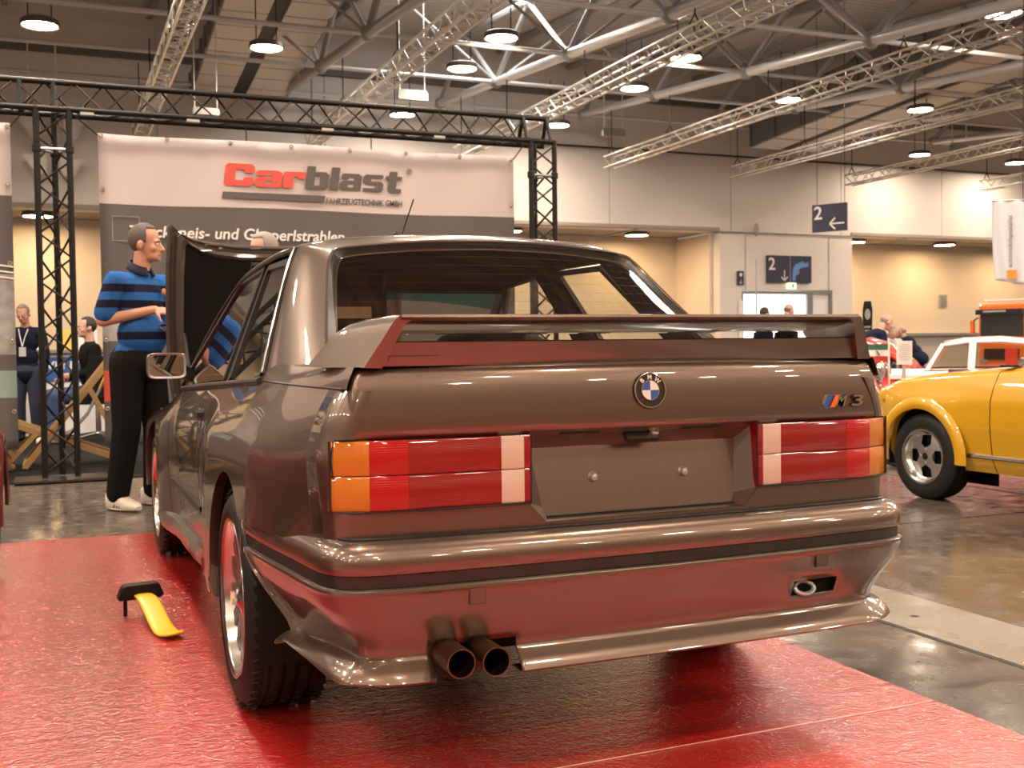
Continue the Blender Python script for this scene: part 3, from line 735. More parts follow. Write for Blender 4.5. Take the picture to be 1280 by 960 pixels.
# ---- deck chairs behind the truss
M_BEECH = mat('beech_wood', (.50, .30, .12), .45, noise=.15, nscale=12)
M_SLING = mat('grey_sling', (.13, .12, .115), .8, bump=.1, bscale=200)
M_YEL = mat('print_yellow', (.75, .55, .03), .6)
def deck_chair(loc, rz, label):
    t = thing('deck_chair', label, 'deck chair', loc, rz)
    for y in (-.28, .28):
        MB().bar((-.42, y, .02), (.36, y, 1.02), .03, .05).build('back_rail', M_BEECH, t, smooth=False)
        MB().bar((.42, y * .86, .03), (-.52, y * .86, .40), .03, .05).build('seat_rail', M_BEECH, t, smooth=False)
        MB().bar((.12, y * 1.1, .68), (.40, y * 1.1, .12), .022, .04).build('prop_rail', M_BEECH, t, smooth=False)
        MB().bar((-.58, y * .9, .03), (-.30, y * .9, .33), .025, .04).build('front_leg', M_BEECH, t, smooth=False)
    for p, q in (((-.42, -.3, .03), (-.42, .3, .03)), ((.36, -.3, 1.0), (.36, .3, 1.0)), ((.42, -.26, .04), (.42, .26, .04)), ((-.52, -.26, .4), (-.52, .26, .4)), ((-.58, -.26, .04), (-.58, .26, .04)), ((.38, -.3, .14), (.38, .3, .14))):
        MB().bar(p, q, .035, .035).build('cross_bar', M_BEECH, t, smooth=False)
    pts = [(.36, 1.0), (.24, .74), (.10, .46), (-.04, .30), (-.2, .25), (-.38, .31), (-.52, .40)]
    m = MB(); m.grid([[(x, y, z) for y in frange(-.24, .24, 5)] for x, z in pts]); o = m.build('sling', M_SLING, t); sd = o.modifiers.new('s', 'SOLIDIFY'); sd.thickness = .006
    MB().bar((.255, -.1, .80), (.20, -.1, .68), .1, .012).build('printed_logo', M_YEL, t, smooth=False)
    return t
deck_chair((-1.12, 8.35, .008), 0, 'beech deck chair with grey sling behind the left truss tower')
deck_chair((-2.12, 8.0, .008), .5, 'beech deck chair at the left edge, only its wooden legs showing')
t = thing('office_chair', 'black swivel chair under the sitting man', 'chair', (-.84, 11.0, .008))
m = MB(); m.prism([(-.22, 0), (.22, 0), (.23, .3), (.17, .44), (-.17, .44), (-.23, .3)], .06, Matrix.Rotation(PI / 2, 4, 'X') , (0, 0, 0)); m.xf(Matrix.Translation((.1, -.12, .52)) ); m.build('backrest', M_BLACK, t)
MB().box((0, .1, .46), (.48, .46, .08)).build('seat', M_BLACK, t); rod('column', (0, .1, .08), (0, .1, .44), .03, M_CHROME, t)
for k in range(5):
    a = k * 2 * PI / 5; rod('foot', (0, .1, .09), (.3 * math.cos(a), .1 + .3 * math.sin(a), .05), .02, M_CHROME, t); MB().ell((.3 * math.cos(a), .1 + .3 * math.sin(a), .03), (.03, .03, .03), nu=8, nv=6).build('castor', M_BLACK, t)
t = thing('display_counter', 'white and blue display counter behind the sitting man', 'counter', (-1.25, 12.4, .008))
MB().box((0, 0, .5), (1.1, .4, 1.0)).build('body', M_WHITE, t, smooth=False); MB().box((0, 0, 1.02), (1.2, .5, .04)).build('top', M_STEEL, t, smooth=False)
MB().box((.12, -.205, .80), (.75, .01, .3)).build('blue_sign', mat('sign_blue', (.03, .10, .30), .5), t, smooth=False)
text('lettering', 'VENTA', .13, M_PRINTWHITE, t, FACE_Y(-.14, -.212, .80), bold=.003, width=.52, height=.1)
for k, (x, c) in enumerate([(-.3, (.7, .7, .68)), (.1, (.75, .5, .1)), (.35, (.7, .7, .68))]):
    o = MB().box((0, 0, 0), (.22, .2, .24)).build('carton', mat('carton_%d' % k, c, .6), smooth=False, loc=(-1.25 + x, 12.4, 1.168)); tag(o, ['pale carton on the left of the display counter', 'orange carton in the middle of the display counter', 'pale carton on the right of the display counter'][k], 'box', 'cartons on the counter')
t = thing('side_table', 'low white table on chrome legs behind the far left man', 'table', (-2.25, 12.2, .008))
MB().box((0, 0, .42), (.7, .5, .03)).build('top', M_WHITE, t, smooth=False)
for dx in (-.3, .3):
    for dy in (-.2, .2): rod('leg', (dx, dy, 0), (dx, dy, .41), .015, M_CHROME, t, 6)

# ---- yellow tool lying on the carpet
M_TOOLY = mat('yellow_plastic', (.80, .50, .012), .35)
t = thing('hand_brush', 'yellow strap-like hand tool with black crossbar standing on the red carpet', 'tool', (-.985, 2.0, .008))
m = MB(); m.prism([(-.08, 0), (.075, 0), (.085, .012), (.07, .05), (.06, .058), (-.055, .058), (-.068, .05), (-.085, .01)], .05, Matrix.Rotation(PI / 2, 4, 'X'), (0, .03, 0)); m.xf(Matrix.Translation((-.01, .21, .062)) @ Matrix.Rotation(.12, 4, 'Z')); g = m.build('crossbar', M_BLACK, t, angle=30)
bv = g.modifiers.new('b', 'BEVEL'); bv.width = .008; bv.segments = 3
rod('peg', (-.066, .21, .0), (-.066, .21, .075), .0075, M_BLACK, t)
path = [(-.012, .215, .076), (0, .18, .080), (.012, .14, .072), (.022, .08, .055), (.03, .0, .037), (.04, -.09, .018), (.05, -.15, .010), (.062, -.19, .012), (.085, -.235, .024)]
wid = [.028, .036, .039, .039, .039, .040, .042, .042, .034]
rows = []
for i, (p, w) in enumerate(zip(path, wid)):
    a = Vector(path[max(i - 1, 0)]); b = Vector(path[min(i + 1, len(path) - 1)]); d = (b - a).normalized(); r = d.cross(Vector((0, 0, 1))).normalized(); u = r.cross(d)
    c = Vector(p); row = []
    for k in range(12):
        an = 2 * PI * k / 12; row.append(c + r * (w * math.copysign(abs(math.cos(an)) ** .6, math.cos(an))) + u * (.008 * math.copysign(abs(math.sin(an)) ** .8, math.sin(an))))
    rows.append(row)
m = MB(); m.grid(rows, closed_u=True); m.add(rows[0], [tuple(range(12))]); m.add(rows[-1], [tuple(range(12))]); o = m.build('handle', M_TOOLY, t, angle=50); o.modifiers.new('s', 'SUBSURF').render_levels = 2

# ================================================================ grey sports saloon
def paint_mat(name, color, metal=.0, rough=.35, flake=0):
    m = mat(name, color, rough, metal, coat=1.0, coat_rough=.025)
    return m
M_PAINT = paint_mat('metallic_grey_paint', (.148, .108, .084), .8, .31)
M_GLASS = glass_mat('tinted_glass', (.86, .87, .82), 0)
M_GLASSR = glass_mat('rear_tinted_glass', (.84, .82, .76), 0)
M_GASKET = mat('window_rubber', (.012, .012, .012), .35)
M_TRIM = mat('black_trim', (.018, .016, .015), .3)
M_IN = mat('dark_interior', (.007, .0065, .006), .8, spec=.2)
M_SEAT = mat('seat_cloth', (.03, .028, .027), .9)
car = thing('car', 'metallic grey two-door sports saloon with big rear wing and open bonnet on the red carpet', 'car', (0, 0, .0075))
ZS = [.18, .30, .45, .58, .70, .765, .79, .82, .86, .915]
BASE = [.775, .787, .800, .806, .804, .797, .790, .781, .766, .740]
FLAR = [.836, .845, .846, .844, .837, .828, .816, .800, .776, .740]
def zbelt(y):
    return interp(y, [0, .9, 2.7, 2.95, 3.6, 4.3], [.915, .915, .845, .832, .775, .66])
def sx(y, z):
    zz = z + (.915 - zbelt(y)) * smooth(.42, .78, z)
    b, f = interp(zz, ZS, BASE), interp(zz, ZS, FLAR)
    w = smooth(1.95, 1.42, y) * (1 if y > .7 else smooth(-.25, .7, y)) + smooth(2.80, 3.12, y) * smooth(4.5, 3.85, y)
    x = b + (f - b) * w
    if y < .65: x -= lerp(.085, .032, smooth(.60, .90, z)) * (1 - smooth(.0, .64, y))
    if y > 2.95: x -= .05 * smooth(2.95, 4.3, y) * smooth(.6, .8, z)
    return x
ARCH = ((.98, .31, .352), (3.54, .31, .350))
def zlow(y):
    z = .24 if y > .9 else .572
    for cy, cz, r in ARCH:
        if abs(y - cy) < r:
            za = cz + math.sqrt(r * r - (y - cy) ** 2)
            if cy < 2: z = za if (y > cy or za > .572) else .572
            else: z = za
    if y > 3.8: z = max(z, .30)
    return z
def arch_ys(cy, r, n=22): return [cy + r * math.cos(PI * i / n) for i in range(n + 1)]
ROWZ = [.18, .24, .28, .32, .36, .40, .44, .48, .52, .56, .572, .597, .62, .656, .68, .70, .72, .74, .76, .775, .79, .805, .812, .825, .84, .855, .87, .885, .90, .915]
def side_panel(name, y0, y1, extra=None):
    ys = set(frange(y0, y1, max(6, int((y1 - y0) / .05))))
    for cy, cz, r in ARCH:
        ys |= {y for y in arch_ys(cy, r) if y0 < y < y1} | {cy + s * (r - 1e-4) for s in (-1, 1) if y0 < cy + s * (r - 1e-4) < y1}
    ys = sorted(ys)
    for s in (-1, 1):
        m = MB(); rows = []
        for z in ROWZ:
            row = []
            for y in ys:
                zz = min(max(z, zlow(y)), zbelt(y)); row.append((s * sx(y, zz), y, zz))
            rows.append(row)
        m.grid(rows)
        # top flange turned inwards
        m.grid([[(s * sx(y, zbelt(y)), y, zbelt(y)) for y in ys], [(s * (sx(y, zbelt(y)) - .035), y, zbelt(y) + .002) for y in ys], [(s * (sx(y, zbelt(y)) - .045), y, zbelt(y) - .03) for y in ys]])
        # arch lip
        m.grid([[(s * sx(y, zlow(y)), y, zlow(y)) for y in ys], [(s * (sx(y, zlow(y)) - .03), y, zlow(y) + .004) for y in ys]])
        if extra: extra(m, s)
        # door edge returns
        for y in (y0, y1):
            m.grid([[(s * sx(y, z), y, z) for z in ROWZ if zlow(y) <= z <= zbelt(y)], [(s * (sx(y, z) - .03), y, z) for z in ROWZ if zlow(y) <= z <= zbelt(y)]])
        m.build(name, M_PAINT, car, angle=42)
# rear quarter incl. corner and lower rear panel
def ztop_rear(x):
    x = abs(x)
    return .656 if x > .305 else (lerp(.612, .656, (x - .265) / .04) if x > .265 else .612)
def quarter_rear(m, s):
    yb0 = .095; n = 11; rows = []
    xsr = [.66, .60, .5, .4, .33, .305, .292, .278, .265, .2, .1, 0]
    for z in [zz for zz in ROWZ if zz >= .572]:
        xs_ = sx(.17, z); kk = (sx(.23, z) - xs_) / .06; px_ = xs_ - kk * (.17 - yb0); row = []
        for i in range(n + 1):
            t = i / n; x = (1 - t) ** 2 * xs_ + 2 * t * (1 - t) * px_ + t * t * (px_ - .055); y = (1 - t) ** 2 * .17 + 2 * t * (1 - t) * yb0 + t * t * (yb0 - .004)
            row.append((x, y, z))
        xe = row[-1][0]
        for x in xsr:
            if x >= xe: x = xe - .001
            row.append((x, .055 + .036 * min(1, (x / .68) ** 2), min(z, ztop_rear(x))))
        rows.append([(s * p[0], p[1], p[2]) for p in row])
    zz = [z for z in ROWZ if z >= .572]
    rows.append([(p[0] - s * .03, p[1] + .012, .917) for p in rows[-1]]); zz.append(.917)
    def skip(i, k):
        zm = (zz[i] + zz[i + 1]) / 2
        if .656 < zm < .812:
            x = (abs(rows[i][k][0]) + abs(rows[i][k + 1][0])) / 2
            return x < .735
        if zm > .812: return k > n - 1
        return False
    m.grid(rows, skip=skip)
side_panel('quarter_panel', .17, 1.842, quarter_rear)
side_panel('door', 1.85, 2.925)
side_panel('front_wing', 2.933, 4.28)
# shoulder between quarter top groove and pillar base
for s in (-1, 1):
    m = MB(); rows = []
    for y in frange(.098, 1.16, 22):
        xi = interp(y, [.42, .66, .87, 1.0, 1.16], [.690, .690, .703, .724, .736]); zi = interp(y, [.42, .87, .96, 1.05, 1.16], [.9655, .9665, .950, .932, .918]); xo = sx(y, .915) - .003
        rows.append([(s * lerp(xo, xi, f), y, lerp(.9185, zi, f ** .75)) for f in frange(0, 1, 7)] + [(s * lerp(.672, .50, smooth(.6, .7, y)), y, zi)])
    m.grid(rows); m.build('shoulder_panel', M_PAINT, car, angle=40)
    MB().tube([(s * (sx(y, .915) - .004), y, .9165) for y in frange(.13, 1.15, 14)], .0045, 6).build('groove_seal', M_TRIM, car)
MB().box((0, .71, .941), (1.30, .13, .045)).build('rear_deck', M_PAINT, car, smooth=False)
MB().box((0, 1.6, .66), (1.40, 2.5, .34)).box((0, 2.2, .36), (1.16, 3.4, .30)).box((0, .36, .72), (1.30, .42, .30)).build('inner_body', M_IN, car, smooth=False)  # dark boxes added inside to keep light from showing through the panel gaps
MB().box((0, .42, .46), (1.30, .36, .26)).build('rear_undertray', M_IN, car, smooth=False)
# wheel housings
for cy, cz, r in ARCH:
    for s in (-1, 1):
        m = MB(); m.grid([[(s * x, cy + (r + .012) * math.cos(PI * (i / 20 * 1.2 - .1)), cz + (r + .012) * math.sin(PI * (i / 20 * 1.2 - .1))) for i in range(21)] for x in (.55, .815)])
        m.add([(s * .55, cy - .4, .15), (s * .55, cy + .4, .15), (s * .55, cy + .4, .75), (s * .55, cy - .4, .75)], [(0, 1, 2, 3)]); m.build('wheel_housing', M_IN, car)
# side skirts
M_SKIRT = paint_mat('skirt_grey', (.20, .17, .145), .6, .4)
for s in (-1, 1):
    m = MB(); rows = []
    for y in frange(1.33, 3.21, 24):
        up = .055 * smooth(2.2, 1.4, y); out = .035 * smooth(1.9, 1.4, y) + .035 * smooth(2.7, 3.15, y)
        zt = .285 + up; zb = .19 + .04 * smooth(2.6, 1.4, y)
        rows.append([(s * (sx(y, zt) - .004), y, zt), (s * (.805 + out), y, zt - .012), (s * (.812 + out), y, (zt + zb) / 2), (s * (.800 + out), y, zb + .006), (s * (.78 + out), y, zb), (s * .66, y, zb)])
    m.grid(rows); m.add(rows[0], [tuple(range(6))]); m.add(rows[-1], [tuple(range(6))]); m.build('side_skirt', M_SKIRT, car, angle=30)
    MB().grid([[(s * (sx(y, .43) + d), y, .43 + dz) for d, dz in ((0, .018), (.008, .013), (.008, -.013), (0, -.018))] for y in frange(1.87, 2.9, 12)]).build('side_moulding', M_TRIM, car)
    MB().tube([(s * interp(y, [.95, 1.5, 2.3, 2.9], [.742, .742, .749, .75]), y, zbelt(y) + .004) for y in frange(.95, 2.92, 16)], .011, 8).build('belt_trim', M_TRIM, car)
    # handle
    hb = MB().box((s * (sx(2.0, .765) + .001), 2.0, .765), (.012, .19, .035)).build('door_handle', M_TRIM, car, smooth=False)
    MB().box((s * (sx(2.0, .77) + .014), 2.0, .772), (.014, .15, .016)).build('grip', M_TRIM, hb, smooth=False)
    MB().lathe([(1e-4, .006), (.011, .006), (.013, 0)], 14, 'x').build('keyhole', M_CHROME, car, loc=(s * (sx(1.885, .735) + (.0 if s > 0 else -.004)), 1.885, .735))

# ---- boot lid
def u_outline(hxw, yc, yk, r, yf, nx=24, nc=8):
    """U from left front, round the rear, to right front"""
    ye = yc + yk * ((hxw - r) / .70) ** 2
    half = [(hxw, yf), (hxw, lerp(yf, ye + r, .5)), (hxw, ye + r)]
    for i in range(1, nc + 1):
        a = PI / 2 * i / nc; half.append((hxw - r + r * math.cos(a), ye + r - r * math.sin(a)))
    for i in range(1, nx + 1):
        x = (hxw - r) * (1 - i / nx); half.append((x, yc + yk * (x / .70) ** 2))
    return [(-x, y) for x, y in half] + [(x, y) for x, y in reversed(half[:-1])]
m = MB(); rows = []
for z, d in [(.800, .03), (.812, .006), (.816, .002), (.83, 0), (.86, .002), (.885, .004), (.915, .008), (.935, .013), (.948, .018), (.956, .024), (.962, .034), (.966, .05), (.969, .09)]:
    rows.append([(x, y, z + .004 * (1 - (x / .7) ** 2)) for x, y in u_outline(.708 - d, .055 + d * .9, .038, .014, .655)])
m.grid(rows); m.add(rows[-1], [tuple(range(len(rows[-1])))]); lid = m.build('boot_lid', M_PAINT, car, angle=40)
# number plate recess
o1 = [(-.305, .080, .8125), (-.305, .064, .656), (-.265, .062, .612), (.265, .062, .612), (.305, .064, .656), (.305, .080, .8125)]
o2 = [(-.278, .126, .772), (-.258, .099, .640), (-.25, .096, .617), (.25, .096, .617), (.258, .099, .640), (.278, .126, .772)]
m = MB(); m.grid([o1, o2], closed_u=True); m.add(o2, [(0, 1, 2, 3, 4, 5)]); rec = m.build('plate_recess', M_PAINT, car, angle=20)
MB().bar((-.25, .090, .6185), (.25, .090, .6185), .006, .004).build('seal', M_TRIM, rec, smooth=False)
for x in (-.122, .122):
    MB().lathe([(1e-4, -.012), (.008, -.010), (.0105, -.003), (.013, 0), (.013, .004)], 14, 'y').build('plate_screw', M_STEEL, rec, loc=(x, .111, .699))
for x in (-.17, .15): MB().box((x, .079, .808), (.10, .012, .006)).build('plate_lamp', M_BLACK, car, smooth=False)
lk = MB(); lk.prism([(-.044, -.014), (-.040, -.019), (.040, -.019), (.044, -.014), (.044, .014), (.040, .019), (-.040, .019), (-.044, .014)], .014, Matrix.Rotation(PI / 2, 4, 'X'), (0, 0, 0))
lo = lk.build('boot_handle', M_TRIM, car, smooth=False, loc=(-.004, .098, .792)); lo.rotation_euler = (math.radians(-40), 0, 0)
MB().lathe([(1e-4, -.008), (.005, -.008), (.006, -.011), (.0125, -.009), (.0135, 0)], 18, 'y').build('lock_barrel', M_CHROME, lo, loc=(.029, -.014, -.002))
# ---- tail lamps
def lens_mat(name, color, bx, bz):
    m = mat(name, color, .22, coat=1.0, spec=.25); nt = m.node_tree; b = nt.nodes['Principled BSDF']; L = nt.links.new
    tc = nt.nodes.new('ShaderNodeTexCoord'); adds = []
    for d, s in (('X', bx), ('Z', bz)):
        if not s: continue
        w = nt.nodes.new('ShaderNodeTexWave'); w.bands_direction = d; w.inputs['Scale'].default_value = s
        L(tc.outputs['Object'], w.inputs[0]); adds.append(w)
    if len(adds) == 2:
        a = nt.nodes.new('ShaderNodeMath'); a.operation = 'ADD'; L(adds[0].outputs['Fac'], a.inputs[0]); L(adds[1].outputs['Fac'], a.inputs[1]); out = a.outputs[0]
    else: out = adds[0].outputs['Fac']
    bp = nt.nodes.new('ShaderNodeBump'); bp.inputs['Strength'].default_value = .28; bp.inputs['Distance'].default_value = .001
    L(out, bp.inputs['Height']); L(bp.outputs[0], b.inputs['Normal'])
    b.inputs['Subsurface Weight'].default_value = .0; b.inputs['Subsurface Radius'].default_value = (.02, .01, .005)
    return m
M_AMBER = lens_mat('amber_lens', (.46, .145, .004), 90, 110)
M_REDL = lens_mat('red_lens', (.21, .0015, .002), 0, 90)
M_REDL2 = lens_mat('bright_red_lens', (.34, .003, .003), 0, 60)
M_WHITEL = lens_mat('clear_ribbed_lens', (.55, .43, .35), 60, 90)
def ylens(x): return .054 + .020 * (x / .65) ** 2 + (0 if x < .60 else .9 * (x - .60) ** 2 * 1.9)
for s in (-1, 1):
    lamp = MB().grid([[(s * x, ylens(x) + .022, z) for x in frange(.300, .742, 20)] for z in (.6555, .8125)]).build('tail_lamp', M_BLACK, car)
    def lens(name, xa, xb, za, zb, m_, up=0):
        mb = MB(); nx = 10; xs = frange(xa, xb, nx); e = .004
        rows = []
        for z, d in ((za, .02), (za + .0005, .002), (za + e, 0), (zb - e, 0), (zb - .0005, .002), (zb, .02)):
            row = []
            for i, x in enumerate(xs):
                dd = d
                row.append((s * x, ylens(x) + dd, z))
            row = [(s * xa, ylens(xa) + .02, z)] + row + [(s * xb, ylens(xb) + .02, z)]
            rows.append(row)
        mb.grid(rows); return mb.build(name, m_, lamp, angle=30)
    for za, zb in ((.659, .7335), (.7345, .809)):
        lens('amber_lens', .665, .7425, za, zb, M_AMBER)
        lens('red_lens', .582, .6645, za, zb, M_REDL2)
        lens('red_lens', .372, .5815, za, zb, M_REDL)
        lens('white_lens', .318, .3715, za, zb, M_WHITEL)
        lens('red_lens', .303, .3175, za, zb, M_REDL)
    MB().grid([[(s * (.30 + .0), y, z) for z in (.656, .812)] for y in (.058, .10)]).build('lamp_side', M_REDL, lamp)
    MB().tube([(s * .302, .062, .812), (s * .302, .058, .657), (s * .5, .064, .6565), (s * .70, .090, .6565), (s * .7435, .113, .660), (s * .7435, .113, .81)], .003, 6).build('lamp_gasket', M_GASKET, lamp)
# ---- badges
bd = MB().lathe([(1e-4, -.0045), (.0225, -.0045), (.0225, -.003), (.038, -.003), (.0385, -.005), (.0415, -.005), (.0430, 0)], 40, 'y').build('roundel', M_TRIM, car, loc=(.001, .0585, .9)); bd.rotation_euler = (math.radians(-5), 0, 0)
M_BBLUE = mat('enamel_blue', (.02, .10, .34), .25, coat=1); M_BWHITE = mat('enamel_white', (.72, .70, .66), .25, coat=1)
MB().lathe([(.0385, -.0035), (.039, -.0058), (.0415, -.0055), (.0425, -.001)], 40, 'y').build('chrome_ring', M_CHROME, bd)
MB().lathe([(.0220, -.004), (.0222, -.0056), (.0238, -.0056), (.0240, -.003)], 40, 'y').build('chrome_ring', M_CHROME, bd)
for q in range(4):
    a0 = q * PI / 2; mb = MB(); mb.add([(0, -.0052, 0)] + [(.0222 * math.cos(a0 + PI / 2 * i / 10), -.0052, .0222 * math.sin(a0 + PI / 2 * i / 10)) for i in range(11)], [tuple(range(12))])
    mb.build('quadrant', M_BBLUE if q in (1, 3) else M_BWHITE, bd, smooth=False)
for ch, an in (('B', 42), ('M', 0), ('W', -42)):
    M = Matrix.Rotation(PI / 2, 4, 'X') @ Matrix.Rotation(math.radians(an), 4, 'Z') @ Matrix.Translation((0, .0255, .0036))
    text('letter', ch, .0155, M_BWHITE, bd, M, extrude=.0006, bold=.0003, align='CENTER')
yb = .0795
bg = thing_b = MB().prism([(0, 0), (.047, 0), (.064, .032), (.017, .032)], .003, FACE_Y(.502, yb, .8415)).build('badge', M_CHROME, car, smooth=False)
M_ORANGE = mat('badge_orange', (.75, .14, .02), .3, coat=1); M_NAVYB = mat('badge_navy', (.03, .02, .10), .3, coat=1)
for i, (c, a, b) in enumerate([(M_BBLUE, .010, .024), (M_NAVYB, .024, .032), (M_ORANGE, .032, .047)]):
    MB().prism([(a, .001), (b, .001), (b + .0165, .031), (a + .0165, .031)], .0012, FACE_Y(.502, yb - .003, .8415)).build('stripe', c, bg, smooth=False)
text('letter_back', 'M', .044, M_TRIM, bg, FACE_Y(.549, yb + .001, .8415), extrude=.003, bold=.0024, shear=.35, width=.040, height=.032)
text('letter', 'M', .04, M_CHROME, bg, FACE_Y(.551, yb - .004, .843), extrude=.001, bold=.0002, shear=.35, width=.036, height=.029)
text('letter_back', '3', .044, M_TRIM, bg, FACE_Y(.602, yb + .003, .8415), extrude=.003, bold=.0028, shear=.1, width=.040, height=.032)
text('letter', '3', .04, M_CHROME, bg, FACE_Y(.604, yb - .002, .843), extrude=.001, bold=.0004, shear=.1, width=.036, height=.029)

# ---- rear wing
wing = MB()
sec = [(.36, 1.046), (.30, 1.058), (.2, 1.068), (.12, 1.0735), (.055, 1.0765), (.045, 1.0755), (.043, 1.070), (.05, 1.0635), (.09, 1.054), (.16, 1.044), (.25, 1.038), (.34, 1.036)]
wing.grid([[(x, y + .03 * (abs(x) / .6) ** 2 * 0, z) for x in frange(-.60, .60, 9)] for y, z in sec + [sec[0]]])
wo = wing.build('rear_wing', M_PAINT, car, angle=50)
for s in (-1, 1):
    rows = []
    # each section: outer foot, outer mid, shoulder, top, inner top, inner mid, inner foot
    for yf, yt, xo, zt, th in [(.088, .045, .672, 1.0765, .05), (.12, .10, .682, 1.0755, .05), (.20, .20, .700, 1.070, .045), (.28, .28, .716, 1.062, .04), (.325, .325, .722, 1.045, .037), (.35, .35, .726, 1.015, .034), (.37, .37, .729, .985, .03), (.38, .38, .731, .967, .03)]:
        h = (zt - .964); r = []
        k = min(1, h / .11)
        for fx, fz in [(0, 0), (.020, .30), (.040, .60), (.052, .80), (.062, .93), (.076, 1.0), (.115, 1.0)]:
            r.append((s * (xo - fx * k), lerp(yf, yt, fz), .962 + h * fz + .002))
        for fz in (.82, .45, 0):
            r.append((s * (xo - th * .8 - .05 * fz * k), lerp(yf, yt, fz) , .962 + h * fz))
        rows.append(r)
    m = MB(); m.grid(rows, closed_u=True); m.add(rows[0], [tuple(range(10))]); m.add(rows[-1], [tuple(range(10))])
    m.build('wing_end', M_PAINT, wo, angle=32)
m = MB(); sec2 = [(.100, .966), (.094, .985), (.088, 1.017), (.092, 1.0195), (.12, 1.018), (.20, 1.0), (.24, .966)]
m.grid([[(x, y, z) for x in frange(-.632, .632, 7)] for y, z in sec2]); m.build('wing_flap', M_PAINT, wo, angle=30)
for a, b in (((-.615, .0925, .988), (-.50, .0925, .988)), ((-.615, .096, .975), (-.615, .0925, .988))):
    MB().bar(a, b, .001, .0012).build('label_edge', M_TRIM, wo, smooth=False)

# ---- rear bumper
def catmull(P, n):
    out = []
    for i in range(len(P) - 1):
        p0, p1, p2, p3 = P[max(i - 1, 0)], P[i], P[i + 1], P[min(i + 2, len(P) - 1)]
        for k in range(n):
            t = k / n
            out.append(tuple(.5 * ((2 * b) + (-a + c) * t + (2 * a - 5 * b + 4 * c - d) * t * t + (-a + 3 * b - 3 * c + d) * t ** 3) for a, b, c, d in zip(p0, p1, p2, p3)))
    out.append(P[-1]); return out
REF = [(0, 0), (.17, .001), (.34, .004), (.51, .011), (.62, .0185), (.68, .027), (.715, .038), (.744, .058), (.764, .094), (.777, .15), (.794, .30), (.812, .45), (.828, .60), (.838, .75)]
half = catmull(REF, 5)
def _insert(P, x):
    for i in range(len(P) - 1):
        if abs(P[i][0] - x) < .004: P[i] = (x, P[i][1]); return
        if P[i][0] < x < P[i + 1][0] and P[i][1] < .1:
            t = (x - P[i][0]) / (P[i + 1][0] - P[i][0]); P.insert(i + 1, (x, lerp(P[i][1], P[i + 1][1], t))); return
for _x in (.352, .375, .51, .545): _insert(half, _x)
full = [(-x, y) for x, y in reversed(half[1:])] + half
def offs(P, d):
    out = []
    for i, p in enumerate(P):
        a, b = P[max(i - 1, 0)], P[min(i + 1, len(P) - 1)]; t = Vector((b[0] - a[0], b[1] - a[1])).normalized()
        n = Vector((-t.y, t.x))          # inwards (towards +y at the rear)
        out.append((p[0] + n.x * d, p[1] + n.y * d))
    return out
def yend(z): return interp(z, [.30, .36, .45, .57, .60], [.48, .53, .62, .725, .74])
PROF = [(.598, .12), (.599, .05), (.596, .030), (.588, .015), (.573, .004), (.555, 0), (.538, .001), (.532, .004), (.5315, .012), (.504, .012), (.5035, .001), (.500, -.004), (.494, -.005), (.490, -.002), (.480, .001), (.45, .004), (.425, .009), (.405, .015), (.385, .023), (.368, .032), (.356, .037), (.349, .036), (.342, .030), (.328, .014), (.314, .002), (.305, -.002), (.300, .002), (.299, .06)]
rows = []
for z, d in PROF:
    ye = yend(z); dz = z - (.004 if z < .36 else 0)
    ex = .050 * smooth(.485, .355, z) if z > .345 else .028
    pts = []
    for (x, y), (x2, y2) in zip(offs(full, d), offs(full, d + ex)):
        f = smooth(.60, .75, abs(x)); yy = min(lerp(y, y2, f), ye); g = smooth(.12, .48, yy)
        if z <= .356: zz_ = lerp(dz, .296 + (dz - .296) * .35, g)
        else: zz_ = dz - g * .038 * max(0, (.45 - z) / .094)
        xx = lerp(x, x2, f)
        if z < .349: xx = lerp(xx, math.copysign(abs(xx) - .012, xx), g)
        pts.append((xx, yy, zz_))
    rows.append(pts)
def bskip(i, k):
    x = (rows[i][k][0] + rows[i][k + 1][0]) / 2; y = rows[i][k][1]; z = (PROF[i][0] + PROF[i + 1][0]) / 2
    if y > .3: return False
    if -.545 < x < -.352 and z < .368: return True
    if .375 < x < .51 and .385 < z < .425: return True
    return False
m = MB(); m.grid(rows, skip=bskip); bump = m.build('rear_bumper', M_PAINT, car, angle=38)
MB().tube([(x, y, .5995) for x, y in offs(full, .046) if y < .6], .0045, 6).build('bumper_gap', M_GASKET, bump)  # dark tube stands in for the shade in the gap above the bumper
sd = bump.modifiers.new('s', 'SOLIDIFY'); sd.thickness = .004; sd.offset = -1
m = MB(); m.grid([[(x, min(y, yend(z)), z) for x, y in offs(full, d)] for z, d in ((.531, .013), (.530, .007), (.505, .007), (.504, .013))]); m.build('rubber_strip', M_TRIM, bump)
for s in (-1, 1):
    MB().box((s * .838, .738 - .018, .5), (.006, .008, .05)).build('strip_end', M_PAINT, bump, smooth=False)
    cvr = MB().box((0, 0, 0), (.037, .006, .035)).build('tow_cover', M_TRIM, bump, smooth=False, loc=(s * .452, .0095, .474)); cvr.rotation_euler = (-.04, 0, s * .045)
    cvr = MB().box((0, -.0008, 0), (.0345, .006, .0325)).build('cover_plate', M_PAINT, bump, smooth=False, loc=(s * .452, .0095, .474)); cvr.rotation_euler = (-.04, 0, s * .045)
MB().box((.445, .13, .405), (.16, .16, .06)).build('tow_pocket', M_IN, bump, smooth=False)
m = MB(); m.tube([(.42 + .028 * math.cos(a), .035 + .01 * math.sin(a), .402 + .014 * math.sin(a)) for a in frange(0, 2 * PI, 17)[:-1]], .006, 8, closed=True); m.build('tow_eye', M_STEEL, bump)
